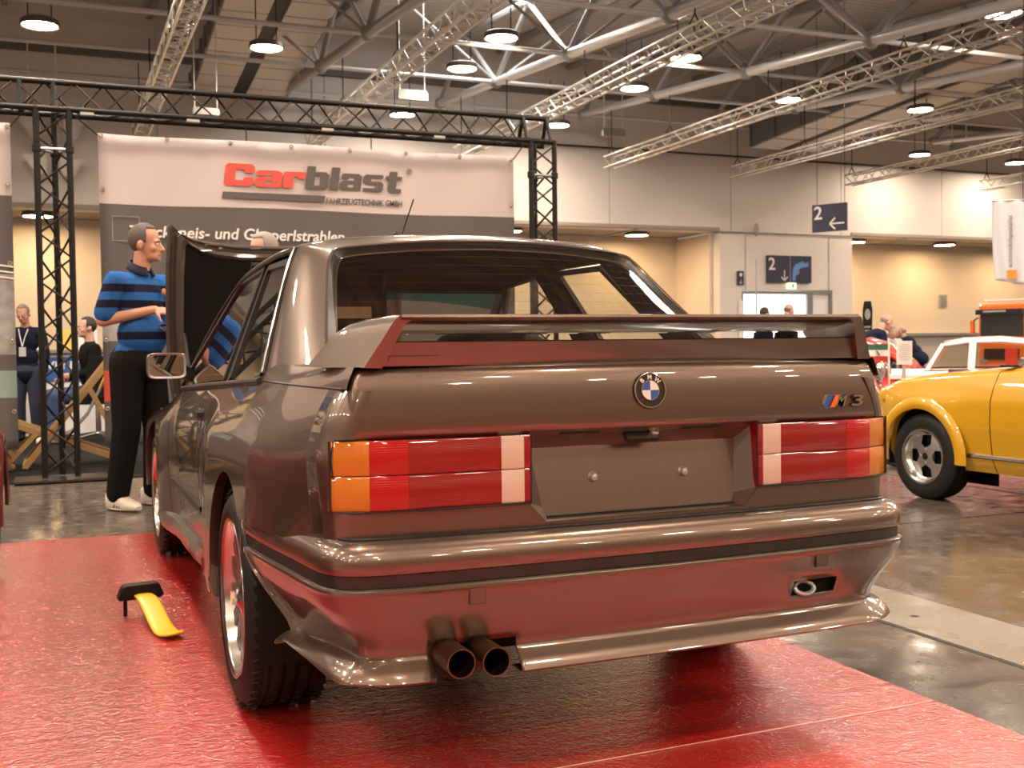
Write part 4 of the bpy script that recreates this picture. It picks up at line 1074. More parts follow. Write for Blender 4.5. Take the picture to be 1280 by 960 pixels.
# ---- exhaust
M_EXH = mat('exhaust_steel', (.15, .10, .065), .35, 1)
for x, z in ((-.515, .352), (-.437, .347)):
    m = MB(); m.lathe([(.027, .4), (.031, .02), (.0315, -.055), (.0315, -.060), (.0285, -.060), (.0280, .30), (1e-4, .30)], 28, 'y'); m.build('exhaust_tip', M_EXH, car, loc=(x, 0, z))
    MB().lathe([(.0275, -.04), (.0275, .12), (1e-4, .12)], 24, 'y').build('bore', M_BLACK, car, loc=(x, 0, z))
MB().tube([(-.395, .14, .40), (-.385, .12, .385), (-.39, .10, .365), (-.41, .12, .35)], .006, 8).build('exhaust_hanger', M_STEEL, car)
m = MB(); m.ell((-.47, .6, .33), (.2, .28, .07)); m.build('silencer', M_EXH, car)

# ---- greenhouse
R0 = [(.622, .640, .970), (.594, .765, 1.055), (.560, .90, 1.155), (.531, 1.005, 1.240), (.508, 1.055, 1.286), (.485, 1.074, 1.304), (.40, 1.070, 1.317), (.22, 1.050, 1.331), (0, 1.040, 1.337)]
R1 = [(.733, .953, .914), (.690, 1.060, 1.020), (.642, 1.165, 1.135), (.595, 1.262, 1.245), (.556, 1.320, 1.322), (.530, 1.345, 1.344), (.43, 1.350, 1.360), (.22, 1.350, 1.371), (0, 1.350, 1.376)]
def full_curve(H): return [(-x, y, z) for x, y, z in H] + [(x, y, z) for x, y, z in reversed(H[:-1])]
def densify(H, n=4): return catmull(H, n)
R0d, R1d = densify(R0), densify(R1)
def green_row(v):
    out = []
    for a, b in zip(R0d, R1d):
        p = [lerp(a[i], b[i], v) for i in range(3)]
        bulge = 4 * v * (1 - v)
        nx = smooth(.40, .56, p[0]); p[0] += .014 * bulge * nx; p[2] += .010 * bulge * (1 - nx) + .004 * bulge; p[1] -= .006 * bulge
        out.append(tuple(p))
    return out
rows = [full_curve(green_row(v)) for v in (0, .08, .2, .35, .5, .65, .8, .92, 1)]
m = MB(); m.grid(rows)
RI = 16       # index of the drip corner in the dense curve
def roof_row(y, xe, ze, zc, ys=0):
    base = R1d[RI:]; x0 = base[0][0]; zz0, zz1 = base[0][2], base[-1][2]
    return [(p[0] / x0 * xe, y - ys * (1 - (p[0] / x0) ** 2), ze + (p[2] - zz0) / (zz1 - zz0) * (zc - ze)) for p in base]
RR = [R1d[RI:], roof_row(1.6, .557, 1.322, 1.378), roof_row(1.85, .559, 1.314, 1.376), roof_row(2.05, .563, 1.303, 1.367), roof_row(2.2, .568, 1.290, 1.352, .05), roof_row(2.27, .571, 1.281, 1.341, .06)]
m.grid([full_curve(r) for r in RR]); m.build('roof', M_PAINT, car, angle=35)
sc_in = lambda p: (p[0] * .955, p[1] * .97 + .05, (p[2] - .9) * .955 + .895)
m = MB(); m.grid([[sc_in(p) for p in r] for r in rows]); m.grid([[sc_in(p) for p in full_curve(r)] for r in RR]); m.build('headliner', M_IN, car)
# rear screen
edge = full_curve(R0d)
def rear_glass_pt(u, v, inset=0):
    # v 0 bottom .. 1 top, u -1..1
    xb, yb_, zb = .622, .640, .970
    H = [p for p in R0d]
    # left edge from the dense half curve, up to the corner
    k = v * 16; i = int(min(k, 15)); t = k - i
    e = [lerp(H[i][j], H[i + 1][j], t) for j in range(3)]
    zc = lerp(.972, 1.337, v ** .98); yc = lerp(.60, 1.040, v)
    f = abs(u) ** 2.2
    return (u * e[0], lerp(yc, e[1], f), lerp(zc, e[2], f))
m = MB(); m.grid([[rear_glass_pt(u, v) for u in frange(-1, 1, 25)] for v in frange(0, 1, 17)])
m.xf(Matrix.Translation((0, .006, -.008))); m.build('rear_window', M_GLASSR, car, angle=0)
def shrink(pts, d): return [(p[0] * (1 - d / .55), p[1] - d * .25 * 0, .97 + (p[2] - .97) * (1 - d / .36)) for p in pts]
m = MB(); m.grid([edge, shrink(edge, .012), shrink(edge, .026)]); m.xf(Matrix.Translation((0, -.003, -.001))); m.build('window_gasket', M_GASKET, car)
MB().tube([(p[0], p[1] - .004, p[2] + .001) for p in edge], .0045, 6).build('chrome_bead', M_CHROME, car)
MB().tube([(p[0], p[1] - .004, p[2]) for p in shrink(edge, .026)], .0028, 6).build('chrome_bead', M_CHROME, car)
for k in range(10):
    v = .16 + k * .08; MB().tube([tuple(Vector(rear_glass_pt(u, v)) + Vector((0, .010, -.010))) for u in frange(-.9, .9, 9)], .00035, 3).build('heating_wire', M_TRIM, car)
# windscreen
def screen(u, v):
    xt, yt, zt = .560, 2.29, 1.282; xb, yb_, zb = .70, 2.98, .885
    f = u * u
    return (u * lerp(xb, xt, v), lerp(lerp(2.86, 2.225, v), lerp(yb_, yt, v), f), lerp(lerp(.90, 1.338, v), lerp(zb, zt, v), f))
MB().grid([[screen(u, v) for u in frange(-1, 1, 15)] for v in frange(0, .72, 8)]).build('windscreen', M_GLASS, car, angle=0)
MB().grid([[screen(u, v) for u in frange(-1, 1, 15)] for v in frange(.72, 1, 3)]).build('tint_band', glass_mat('teal_tint', (.10, .42, .42)), car, angle=0)
# side glass, pillars, drip rails
def plane_x(z): return .745 - (z - .88) * .44
for s in (-1, 1):
    def SP(y, z, d=0): return (s * (plane_x(z) - d), y, z)
    MB().add([SP(1.560, .908), SP(1.02, .92), SP(1.395, 1.286), SP(1.752, 1.289)], [(0, 1, 2, 3)]).build('quarter_window', M_GLASS, car, smooth=False)
    MB().add([SP(1.69, .905), SP(2.72, .862), SP(2.80, .88), SP(2.30, 1.262), SP(1.84, 1.294)], [(0, 1, 2, 3, 4)]).build('door_window', M_GLASS, car, smooth=False)
    wf = MB()
    for pts, w in (([SP(1.555, .908), SP(1.755, 1.292), SP(1.39, 1.288), SP(1.0, .92)], .022), ([SP(1.69, .9), SP(1.845, 1.300), SP(2.30, 1.272), SP(2.86, .86)], .024)):
        for a, b in zip(pts[:-1], pts[1:]): wf.bar(a, b, w, .016, up=(s, 0, .4))
    wf.build('window_frame', M_TRIM, car, smooth=False)
    MB().bar(SP(1.625, .90, .01), SP(1.80, 1.30, .012), .06, .02, up=(s, 0, .4)).build('centre_pillar', M_TRIM, car, smooth=False)
    drip = [(s * p[0] * 1.006, p[1] + .004, p[2]) for p in R1d[1:RI + 1]]
    roofline = [(s * (x + .006), y, z + .002) for x, y, z in [r[0] for r in RR[1:]]]
    apil = [(s * lerp(.577, .722, t), lerp(2.29, 3.02, t), lerp(1.281, .865, t) + .028 * math.sin(PI * t)) for t in frange(.05, 1, 9)]
    MB().tube(drip + roofline + apil, .010, 8).build('drip_rail', M_TRIM, car)
    MB().tube([(p[0] + s * .004, p[1] - .006, p[2] + .008) for p in drip + roofline[:-1]], .003, 6).build('drip_highlight', M_CHROME, car)  # thin chrome line along the drip rail
    ap = MB(); ap.grid([[(p[0] - s * .004, p[1], p[2]), (p[0] - s * .05, p[1] - .035, p[2] + .012)] for p in [roofline[-1]] + apil]); ap.build('screen_pillar', M_PAINT, car)
    iu = MB(); iu.bar(SP(1.62, .9, .05), SP(1.79, 1.30, .05), .1, .03, up=(s, 0, .4)); iu.build('pillar_lining', M_IN, car, smooth=False)
    # mirror
    mir = MB(); secm = []
    for y, k in ((2.725, .96), (2.73, 1.0), (2.76, 1.0), (2.80, .9), (2.835, .55), (2.845, .05)):
        r = []
        for i in range(28):
            a = 2 * PI * i / 28; cx_, cz_ = math.cos(a), math.sin(a)
            r.append((s * .833 + .082 * k * math.copysign(abs(cx_) ** .35, cx_), y, .942 + .056 * k * math.copysign(abs(cz_) ** .35, cz_)))
        secm.append(r)
    mir.grid(secm, closed_u=True); mo = mir.build('door_mirror', M_PAINT, car, angle=40)
    MB().add([(s * .833 + (p[0] - s * .833) * .86, 2.729, .942 + (p[2] - .942) * .82) for p in secm[1]], [tuple(range(28))]).build('mirror_glass', mat('mirror_silver', (.55, .57, .56), .02, 1), mo, smooth=False)
    m = MB(); m.grid([[(secm[0][i][0], 2.724, secm[0][i][2]) for i in range(28)], [(s * .833 + (secm[1][i][0] - s * .833) * .86, 2.727, .942 + (secm[1][i][2] - .942) * .82) for i in range(28)]], closed_u=True); m.build('mirror_rim', M_STEEL, mo)
    MB().bar((s * .77, 2.76, .92), (s * .715, 2.78, .885), .05, .05).build('mirror_foot', M_TRIM, mo, smooth=False)
# ---- cabin
MB().box((0, .84, .945), (1.22, .36, .03)).build('parcel_shelf', M_SEAT, car, smooth=False)
for s in (-1, 1):
    m = MB(); m.box((0, 0, 0), (.5, .14, .4)); o = m.build('rear_seat', M_SEAT, car, loc=(s * .3, 1.12, .78)); b_ = o.modifiers.new('b', 'BEVEL'); b_.width = .04; b_.segments = 3
    m = MB(); m.box((0, 0, 0), (.46, .14, .56)); o = m.build('front_seat', M_SEAT, car, loc=(s * .34, 1.95, .78)); o.rotation_euler = (.22, 0, 0); b_ = o.modifiers.new('b', 'BEVEL'); b_.width = .05; b_.segments = 3
    m = MB(); m.box((0, 0, 0), (.25, .08, .16)); o = m.build('headrest', M_SEAT, car, loc=(s * .34, 1.86, 1.03)); b_ = o.modifiers.new('b', 'BEVEL'); b_.width = .03; b_.segments = 3
for s in (-1, 1): MB().bar((s * .28, 2.22, 1.345), (s * .28, 2.31, 1.245), .54, .02, up=(0, 1, 1)).build('sun_visor', M_IN, car, smooth=False)
MB().box((0, 2.72, .84), (1.38, .42, .12)).build('dashboard', M_IN, car, smooth=False)
m = MB(); m.tube([(-.34 + .18 * math.cos(a), 2.48 + .07 * math.sin(a), .90 + .17 * math.sin(a)) for a in frange(0, 2 * PI, 25)[:-1]], .014, 8, closed=True); m.build('steering_wheel', M_IN, car)
m = MB(); m.prism([(-.12, -.03), (.12, -.03), (.125, .01), (.10, .033), (-.10, .033), (-.125, .01)], .03, Matrix.Rotation(PI / 2, 4, 'X')); mo = m.build('cabin_mirror', M_IN, car, smooth=False, loc=(-.11, 2.45, 1.160))
MB().box((0, -.0315, 0), (.20, .002, .05)).build('mirror_glass', mat('mirror_silver'), mo, smooth=False); mo.rotation_euler = (0, 0, -.18)
rod('mirror_stem', (-.11, 2.44, 1.19), (-.06, 2.40, 1.29), .008, M_IN, car)
# ---- bonnet, hinged open at the nose
hood = MB()
HB = [(0, 1.605), (.30, 1.606), (.45, 1.618), (.56, 1.645), (.62, 1.680), (.655, 1.718), (.672, 1.700), (.685, 1.5), (.69, 1.2), (.685, .9), (.66, .72), (.3, .70), (0, .70)]
outline = [(-x, z) for x, z in HB] + [(x, z) for x, z in reversed(HB[1:-1])]
def hy(z): return 4.25 + .07 * (1.72 - z) ** 1.2
def ring(d, y): 
    out = []
    n = len(outline)
    for i, (x, z) in enumerate(outline):
        cx_, cz_ = 0, 1.16
        out.append((x * (1 - d / .69), hy(z) + y, cz_ + (z - cz_) * (1 - d / .50)))
    return out
N = len(outline)
hood.grid([ring(0, .03), ring(-.004, .01), ring(0, 0), ring(.012, -.002), ring(.030, .012), ring(.036, .012), ring(.052, -.012), ring(.075, -.014), ring(.095, .004)], closed_u=True)
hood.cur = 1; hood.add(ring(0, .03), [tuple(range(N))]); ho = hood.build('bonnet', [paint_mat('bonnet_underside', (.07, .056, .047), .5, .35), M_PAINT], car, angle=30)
MB().add(ring(.093, .003), [tuple(range(N))]).build('bonnet_lining', mat('insulation_mat', (.006, .005, .0045), .85, spec=.1, bump=.3, bscale=12), ho, smooth=False)
for s in (-1, 1):
    MB().box((s * .625, 4.262, 1.52), (.03, .012, .10)).build('bonnet_catch', M_BLACK, ho, smooth=False)
    rod('gas_strut', (s * .60, 4.22, 1.1), (s * .62, 3.75, .80), .010, M_TRIM, ho)
MB().box((0, 3.6, .52), (1.2, 1.1, .3)).box((.1, 3.5, .70), (.5, .7, .12)).build('engine', M_STEEL, car, smooth=False)
MB().box((0, 3.08, .76), (1.36, .06, .22)).build('bulkhead', M_PAINT, car, smooth=False)
MB().grid([[(x, 4.285 - .12 * (x / .72) ** 2 + .05, z) for x in frange(-.74, .74, 9)] for z in (.30, .45, .6, .69)]).build('nose_panel', M_PAINT, car)
MB().box((0, 4.33, .42), (1.5, .14, .22)).build('front_bumper', M_PAINT, car, smooth=False)
# ---- aerial
m = MB(); m.lathe([(1e-4, .02), (.012, .018), (.02, 0)], 12); m.build('aerial_base', M_TRIM, car, loc=(-.02, 2.02, 1.376)); rod('aerial', (-.02, 2.02, 1.38), (.03, 1.93, 1.585), .0028, M_TRIM, car, 6)
m = MB(); m.ell((0, 0, 0), (.022, .03, .016), nu=10, nv=6); m.build('washer_jet', M_TRIM, car, loc=(.10, 1.98, 1.381))
# ---- wheels
M_RIM = mat('alloy_rim', (.62, .60, .57), .22, 1); M_SPOKE = mat('alloy_spoke', (.30, .29, .28), .3, .9)
def tread_mat():
    m = mat('tyre_tread', (.018, .017, .017), .62); nt = m.node_tree; L = nt.links.new
    tc = nt.nodes.new('ShaderNodeTexCoord'); w = nt.nodes.new('ShaderNodeTexWave'); w.bands_direction = 'X'; w.inputs['Scale'].default_value = 9
    n = nt.nodes.new('ShaderNodeTexBrick'); bp = nt.nodes.new('ShaderNodeBump'); bp.inputs['Distance'].default_value = .01; bp.inputs['Strength'].default_value = .6
    L(tc.outputs['Object'], w.inputs[0]); L(w.outputs['Fac'], bp.inputs['Height']); L(bp.outputs[0], nt.nodes['Principled BSDF'].inputs['Normal']); return m
M_TREAD = tread_mat()
def make_wheel(parent, loc, s, R=.305, W=.225, rr=.222, spokes=15, steer=0):
    w = bpy.data.objects.new('wheel', None); COL.objects.link(w); w.parent = parent; w.location = loc; w.rotation_euler = (0, 0, steer)
    h = W / 2
    prof = [(rr - .004, -h + .012), (rr + .006, -h + .004), (rr + .022, -h - .004), (rr + .045, -h - .002), (R - .022, -h + .006), (R - .008, -h + .020), (R - .002, -h + .036)]
    for g in (-.055, -.018, .018, .055):
        prof += [(R, g * W / .225 - .008), (R - .007, g * W / .225 - .006), (R - .007, g * W / .225 + .001), (R, g * W / .225 + .003)]
    prof += [(R - .002, h - .036), (R - .008, h - .020), (R - .022, h - .006), (rr + .02, h), (rr - .004, h - .012)]
    prof = [(r, s * -x) for r, x in prof]
    MB().lathe(prof, 64, 'x').build('tyre', M_RUBBER, w, angle=25)
    lug = MB()
    for k in range(48):
        a = 2 * PI * k / 48
        for g, off in ((-.088, 0), (-.036, .5), (0, .25), (.036, .75), (.088, .5)):
            b = a + off * 2 * PI / 48; Mx = Matrix.Rotation(b, 3, 'X'); lug.box(Mx @ Vector((g * W / .225, 0, R + .0005)), (.024 * W / .225, .026, .003), Mx @ Matrix.Rotation(.3, 3, 'Z'))
    tag(lug.build('tread_blocks', M_RUBBER, w, smooth=False, merge=0), kind='stuff')
    o = h * s
    MB().lathe([(rr + .004, o - s * .004), (rr + .002, o + s * .002), (rr - .006, o), (rr - .013, o - s * .008), (rr - .016, o - s * .034), (rr - .028, o - s * .046), (rr - .034, -o)], 64, 'x').build('rim', M_RIM, w, angle=40)
    MB().lathe([(1e-4, o - s * .10), (rr - .036, o - s * .10)], 32, 'x').build('brake', M_BLACK, w)
    sp = MB().bar((0, .0, .03), (0, .075, rr - .026), .020, .013, up=(1, 0, 0)).bar((0, .0, .03), (0, -.075, rr - .026), .020, .013, up=(1, 0, 0)).mesh('spoke_pair', M_SPOKE, smooth=False)
    for k in range(spokes): put('spoke_pair', sp, w, (o - s * .036, 0, 0), (2 * PI * k / spokes, 0, 0))
    MB().lathe([(1e-4, o - s * .010), (.020, o - s * .010), (.024, o - s * .014), (.036, o - s * .022), (.062, o - s * .030), (.064, o - s * .05)], 24, 'x').build('hub', M_RIM, w)
    MB().lathe([(1e-4, o + s * .002), (.021, o + s * .002), (.022, o - s * .014)], 6, 'x').build('centre_nut', M_CHROME, w, smooth=False)
    return w
for y, X in ((.98, .715), (3.54, .712)):
    for s in (-1, 1): make_wheel(car, (s * X, y, .305), s)

# ================================================================ neighbouring cars and exhibits
def roadster(label, paint, loc, rz, alloy):
    c = thing('car', label, 'car', loc, rz)
    ar = [(0, .27, .315), (-2.28, .27, .315)]
    def bz(y): return interp(y, [-3.1, -2.6, -1.6, -.8, 0, .3, .46], [.70, .80, .84, .835, .775, .735, .68])
    def wx(y, z):
        w = interp(z, [.15, .3, .5, .66, .74, .86], [.70, .775, .80, .795, .765, .70])
        return w + .022 * max(math.exp(-((y) / .33) ** 4), math.exp(-((y + 2.28) / .33) ** 4)) * smooth(.72, .6, z) - .07 * smooth(.1, .62, y) - .08 * smooth(-2.6, -3.15, y)
    def zl(y):
        z = .215
        for cy, cz, r in ar:
            if abs(y - cy) < r: z = max(z, cz + math.sqrt(r * r - (y - cy) ** 2))
        return z
    ZR = [.16, .215, .25, .30, .34, .40, .46, .52, .56, .585, .60, .62, .65, .68, .71, .74, .77, .80, .83, .86]
    for name, y0, y1 in (('front_wing', -.555, .46), ('door', -1.55, -.562), ('rear_wing', -3.12, -1.557)):
        ys = set(frange(y0, y1, 18))
        for cy, cz, r in ar: ys |= {cy + r * math.cos(PI * i / 18) for i in range(19) if y0 < cy + r * math.cos(PI * i / 18) < y1} | {cy + q * (r - 1e-4) for q in (-1, 1) if y0 < cy + q * r < y1}
        ys = sorted(ys)
        for s in (-1, 1):
            m = MB(); m.grid([[(s * wx(y, min(max(z, zl(y)), bz(y))), y, min(max(z, zl(y)), bz(y))) for y in ys] for z in ZR])
            m.grid([[(s * wx(y, zl(y)), y, zl(y)) for y in ys], [(s * (wx(y, zl(y)) - .04), y, zl(y) + .004) for y in ys]])
            # rounded shoulder running into the bonnet
            m.grid([[(s * (wx(y, bz(y)) - dx), y, bz(y) + dz) for y in ys] for dx, dz in ((0, 0), (.02, .016), (.05, .026), (.10, .032))])
            m.build(name, paint, c, angle=35)
            if name == 'front_wing':
                for q in (1,):
                    pts = [(s * (wx(0, .5) + .002), (.318) * math.cos(a), .27 + .318 * math.sin(a)) for a in frange(-.1, PI + .1, 22)]
                    m = MB(); m.grid([[(s * (wx(0, .5) + .002 + dd), (.315 + e) * math.cos(a), .27 + (.315 + e) * math.sin(a)) for a in frange(-.05, PI + .05, 24)] for e, dd in ((0, .006), (.02, .014), (.05, .008), (.075, -.012))]); m.build('arch_lip', paint, c)
    tops = [-3.12, -2.6, -2.0, -1.75]; hoods = [-.62, -.3, 0, .25, .46]
    for name, yy in (('boot_lid', tops), ('bonnet', hoods)):
        m = MB(); m.grid([[(x * (wx(y, bz(y)) - .095), y, bz(y) + .032 + .03 * (1 - x * x)) for x in frange(-1, 1, 9)] for y in yy]); m.build(name, paint, c)
    m = MB()
    for y, d in ((.46, 0), (.50, .03)): pass
    m.grid([[(x * wx(.46, z), .46 + .07 * (1 - x * x) - .1 * (z < .3), z) for x in frange(-1, 1, 13)] for z in (.2, .3, .45, .6, .68, .71)]); m.build('nose', paint, c)
    m = MB(); m.grid([[(x * wx(-3.12, z), -3.12 - .08 * (1 - x * x), z) for x in frange(-1, 1, 13)] for z in (.22, .3, .45, .6, .70, .735)]); m.build('tail', paint, c)
    for s in (-1, 1):
        MB().grid([[(s * (wx(y, .315) + d), y, .315 + dz) for d, dz in ((0, .014), (.008, .008), (.008, -.008), (0, -.014))] for y in frange(-1.94, -.335, 14)]).build('chrome_strip', M_CHROME, c)
        m = MB(); m.lathe([(1e-4, .03), (.06, .022), (.075, 0), (.085, 0), (.088, -.02)], 24, 'y'); m.build('headlamp', M_CHROME, c, loc=(s * .52, .50, .58))
        MB().box((s * (wx(.40, .62) + .002), .37, .62), (.012, .05, .028)).build('side_repeater', M_AMBER, c, smooth=False)
    MB().tube([(-.76, .40, .36), (-.70, .55, .36), (-.4, .62, .36), (.4, .62, .36), (.70, .55, .36), (.76, .40, .36)], .035, 8).build('front_bumper', M_CHROME, c)
    MB().box((0, -1.3, .32), (1.36, 3.2, .2)).build('floor_pan', M_IN, c, smooth=False)
    MB().box((0, -1.2, .5), (1.38, 1.2, .25)).build('cockpit', M_IN, c, smooth=False)
    for s in (-1, 1):
        for cy in (0, -2.28):
            m = MB(); m.grid([[(s * x, cy + .325 * math.cos(a), .27 + .325 * math.sin(a)) for a in frange(-.2, PI + .2, 16)] for x in (.5, .775)]); m.add([(s * .5, cy - .35, .1), (s * .5, cy + .35, .1), (s * .5, cy + .35, .62), (s * .5, cy - .35, .62)], [(0, 1, 2, 3)]); m.build('wheel_housing', M_IN, c)
        o = MB().box((0, 0, 0), (.46, .14, .5)).build('seat', M_SEAT, c, loc=(s * .34, -1.65, .72)); b_ = o.modifiers.new('b', 'BEVEL'); b_.width = .05; b_.segments = 3
    # windscreen with frame and wipers
    pts = [(-.66, -.66, .86), (-.60, -.95, 1.17), (.60, -.95, 1.17), (.66, -.66, .86)]
    m = MB(); m.tube(pts, .016, 8); m.build('screen_frame', M_CHROME, c)
    MB().add(pts, [(0, 1, 2, 3)]).build('windscreen', M_GLASS, c, smooth=False)
    for x in (-.5, .05):
        MB().tube([(x, -.60, .865), (x + .22, -.68, .92), (x + .46, -.70, .93)], .009, 6).build('wiper', M_BLACK, c)
    m = MB()
    for x in frange(-.62, .62, 5): m.box((x, -.60, .862), (.2, .08, .012))
    m.build('cowl_grille', M_BLACK, c, smooth=False)
    # wheels with dished four-slot alloys
    for cy in (0, -2.28):
        for s in (-1, 1):
            w = bpy.data.objects.new('wheel', None); COL.objects.link(w); w.parent = c; w.location = (s * .705, cy, .275)
            R, rr, h = .278, .178, .088
            prof = [(rr - .004, -h + .01), (rr + .008, -h), (rr + .05, -h - .006), (R - .02, -h + .006), (R - .004, -h + .02), (R, -h + .04), (R - .004, -.02), (R, -.016), (R, .016), (R - .004, .02), (R, h - .04), (R - .004, h - .02), (R - .02, h - .006), (rr + .05, h + .006), (rr + .008, h), (rr - .004, h - .01)]
            MB().lathe(prof, 48, 'x').build('tyre', M_RUBBER, w, angle=30)
            o = s * h
            MB().lathe([(rr + .003, o - s * .004), (rr, o + s * .002), (rr - .010, o), (rr - .014, o - s * .02), (rr - .032, o - s * .045), (rr - .04, o - s * .048)], 48, 'x').build('rim', M_RIM, w)
            fm = MB(); hub_x = o - s * .030; out_x = o - s * .046
            for k in range(4):
                a0 = k * PI / 2 + PI / 4
                for sg in (1,):
                    A = [a0 - .30, a0 - .15, a0, a0 + .15, a0 + .30]
                    fm.grid([[(hub_x, .055 * math.cos(a0 + (a - a0) * 2.4), .055 * math.sin(a0 + (a - a0) * 2.4)) for a in A], [(hub_x - s * .004, .09 * math.cos(a), .09 * math.sin(a)) for a in A], [(out_x, (rr - .034) * math.cos(a0 + (a - a0) * 1.7), (rr - .034) * math.sin(a0 + (a - a0) * 1.7)) for a in A]])
            fm.lathe([(.024, hub_x + s * .004), (.056, hub_x), (.062, hub_x - s * .02)], 32, 'x'); fm.build('wheel_face', M_ALU, w, angle=30)
            MB().lathe([(1e-4, out_x - s * .03), (rr - .03, out_x - s * .03)], 32, 'x').build('brake', M_BLACK, w)
            MB().lathe([(1e-4, hub_x + s * .008), (.02, hub_x + s * .006), (.026, hub_x)], 20, 'x').build('hub_cap', M_BLACK, w)
            for k in range(4):
                a = k * PI / 2; MB().lathe([(1e-4, s * .008), (.009, s * .008), (.011, 0)], 6, 'x').build('wheel_bolt', M_STEEL, w, loc=(hub_x, .042 * math.cos(a), .042 * math.sin(a)))
    return c
M_YELP = paint_mat('yellow_paint', (.52, .275, .0005), 0, .35)
roadster('bright yellow open roadster with four-slot alloy wheels at the right edge', M_YELP, (4.655, 3.30, 0), 0, True)
M_DREDP = paint_mat('dark_red_paint', (.12, .008, .01), 0, .35)
roadster('dark red roadster cut off by the left edge of the photo', M_DREDP, (-2.335, 3.42, .0075), 0, True)

# small red and white coupe with open bonnet
M_REDP = paint_mat('red_paint', (.55, .018, .008), 0, .35); M_WHP = paint_mat('white_paint_gloss', (.74, .71, .68), 0, .35)
cp = thing('car', 'small red and white coupe with white roof behind the yellow roadster', 'car', (8.01, 7.05, 0), math.atan2(.72, -.69))
# local +x forward (to the left in the photo)
def csec(x):
    hw = interp(x, [-1.5, -1.2, 0, 1.0, 1.5], [.50, .60, .66, .62, .45]); zt = interp(x, [-1.5, -1.0, -.6, .5, 1.0, 1.5], [.52, .66, .70, .68, .60, .46]); return hw, zt
rows = []
for x in frange(-1.5, 1.5, 25):
    hw, zt = csec(x); rows.append([(x, -hw * .9, .16), (x, -hw, .30), (x, -hw, .50), (x, -hw * .96, zt - .06), (x, -hw * .8, zt), (x, 0, zt + .03), (x, hw * .8, zt), (x, hw * .96, zt - .06), (x, hw, .5), (x, hw, .3), (x, hw * .9, .16)])
m = MB(); m.grid(rows); m.add(rows[0], [tuple(range(11))]); m.add(rows[-1], [tuple(range(11))]); m.build('body', M_REDP, cp, angle=40)
m = MB()
for s in (-1, 1): m.grid([[(x, s * (csec(x)[0] * .985 + .004), z) for x in frange(-1.2, .75, 12)] for z in (.615, .66)]); m.grid([[(x, s * (csec(x)[0] * .985 + .004), .66), (x, s * csec(x)[0] * .8, .715)] and [(x, s * (csec(x)[0] * .985 + .004 - q * .12), .66 + q * .065) for x in frange(-1.2, .75, 12)] for q in (0, .5, 1)])
m.build('white_flank', M_WHP, cp)
rf = []
for x, hw, z in ((-1.08, .44, .80), (-.92, .46, .96), (-.70, .47, 1.035), (-.35, .475, 1.07), (.0, .47, 1.06), (.22, .455, 1.02)):
    rf.append([(x, y * hw, z - .05 * abs(y) ** 3) for y in frange(-1, 1, 11)])
m = MB(); m.grid(rf); o = m.build('roof', M_WHP, cp); sd = o.modifiers.new('s', 'SOLIDIFY'); sd.thickness = .025
for s in (-1, 1):
    for a, b, w in (((.22, s * .455, .985), (.38, s * .56, .70), .04), ((-.08, s * .475, 1.02), (-.06, s * .575, .70), .07), ((-.92, s * .46, .93), (-1.12, s * .56, .70), .09)):
        MB().bar(a, b, w, .03, up=(0, s, .3)).build('pillar', M_WHP, cp, smooth=False)
    MB().add([(.20, s * .46, .98), (.35, s * .565, .70), (-.05, s * .572, .70), (-.06, s * .475, 1.0)], [(0, 1, 2, 3)]).build('side_window', M_GLASS, cp, smooth=False)
    MB().add([(-.10, s * .475, 1.0), (-.08, s * .572, .70), (-1.05, s * .56, .70), (-.88, s * .46, .93)], [(0, 1, 2, 3)]).build('side_window', M_GLASS, cp, smooth=False)
    MB().tube([(-1.15, s * .57, .705), (.40, s * .57, .705)], .008, 6).build('chrome_strip', M_CHROME, cp)
    for x in (-.95, .95):
        w = MB().lathe([(1e-4, .06), (.13, .06), (.14, .075), (.24, .07), (.26, .04), (.26, -.04), (.24, -.07)], 28, 'y').build('wheel', M_RUBBER, cp, loc=(x, s * .55, .26))
MB().add([(.22, -.45, 1.0), (.22, .45, 1.0), (.38, .55, .70), (.38, -.55, .70)], [(0, 1, 2, 3)]).build('windscreen', M_GLASS, cp, smooth=False)
for s in (-.25, .25):
    o = MB().box((-.45, s, .72), (.12, .4, .42)).build('seat', M_REDP, cp, smooth=False)
MB().box((-.3, 0, .62), (1.5, .9, .1)).build('cabin_floor', mat('red_trim', (.30, .02, .015), .7), cp, smooth=False)
hb = []
for x, z in ((.62, .66), (.72, .80), (.86, .92), (1.02, 1.02), (1.20, 1.075), (1.27, 1.06)):
    hb.append([(x - .21 + .08 * abs(y) ** 2, y * .5, z - .05 * abs(y) ** 3) for y in frange(-1, 1, 9)])
m = MB(); m.grid(hb); o = m.build('open_bonnet', M_REDP, cp); sd = o.modifiers.new('s', 'SOLIDIFY'); sd.thickness = .03
m = MB(); m.grid([[(p[0] + .05, p[1] * .93, p[2] - .015) for p in r] for r in hb]); m.build('bonnet_lining', mat('dark_red_lining', (.06, .008, .008), .8), cp)
MB().box((.85, 0, .62), (.5, .7, .1)).build('engine', M_BLACK, cp, smooth=False)

# orange truck
M_ORP = paint_mat('orange_paint', (.80, .165, .012), 0, .4)
tk = thing('truck', 'orange truck cab with dark windscreen and sun visor at the far right', 'truck', (16.34, 14.37, 0), -1.25)
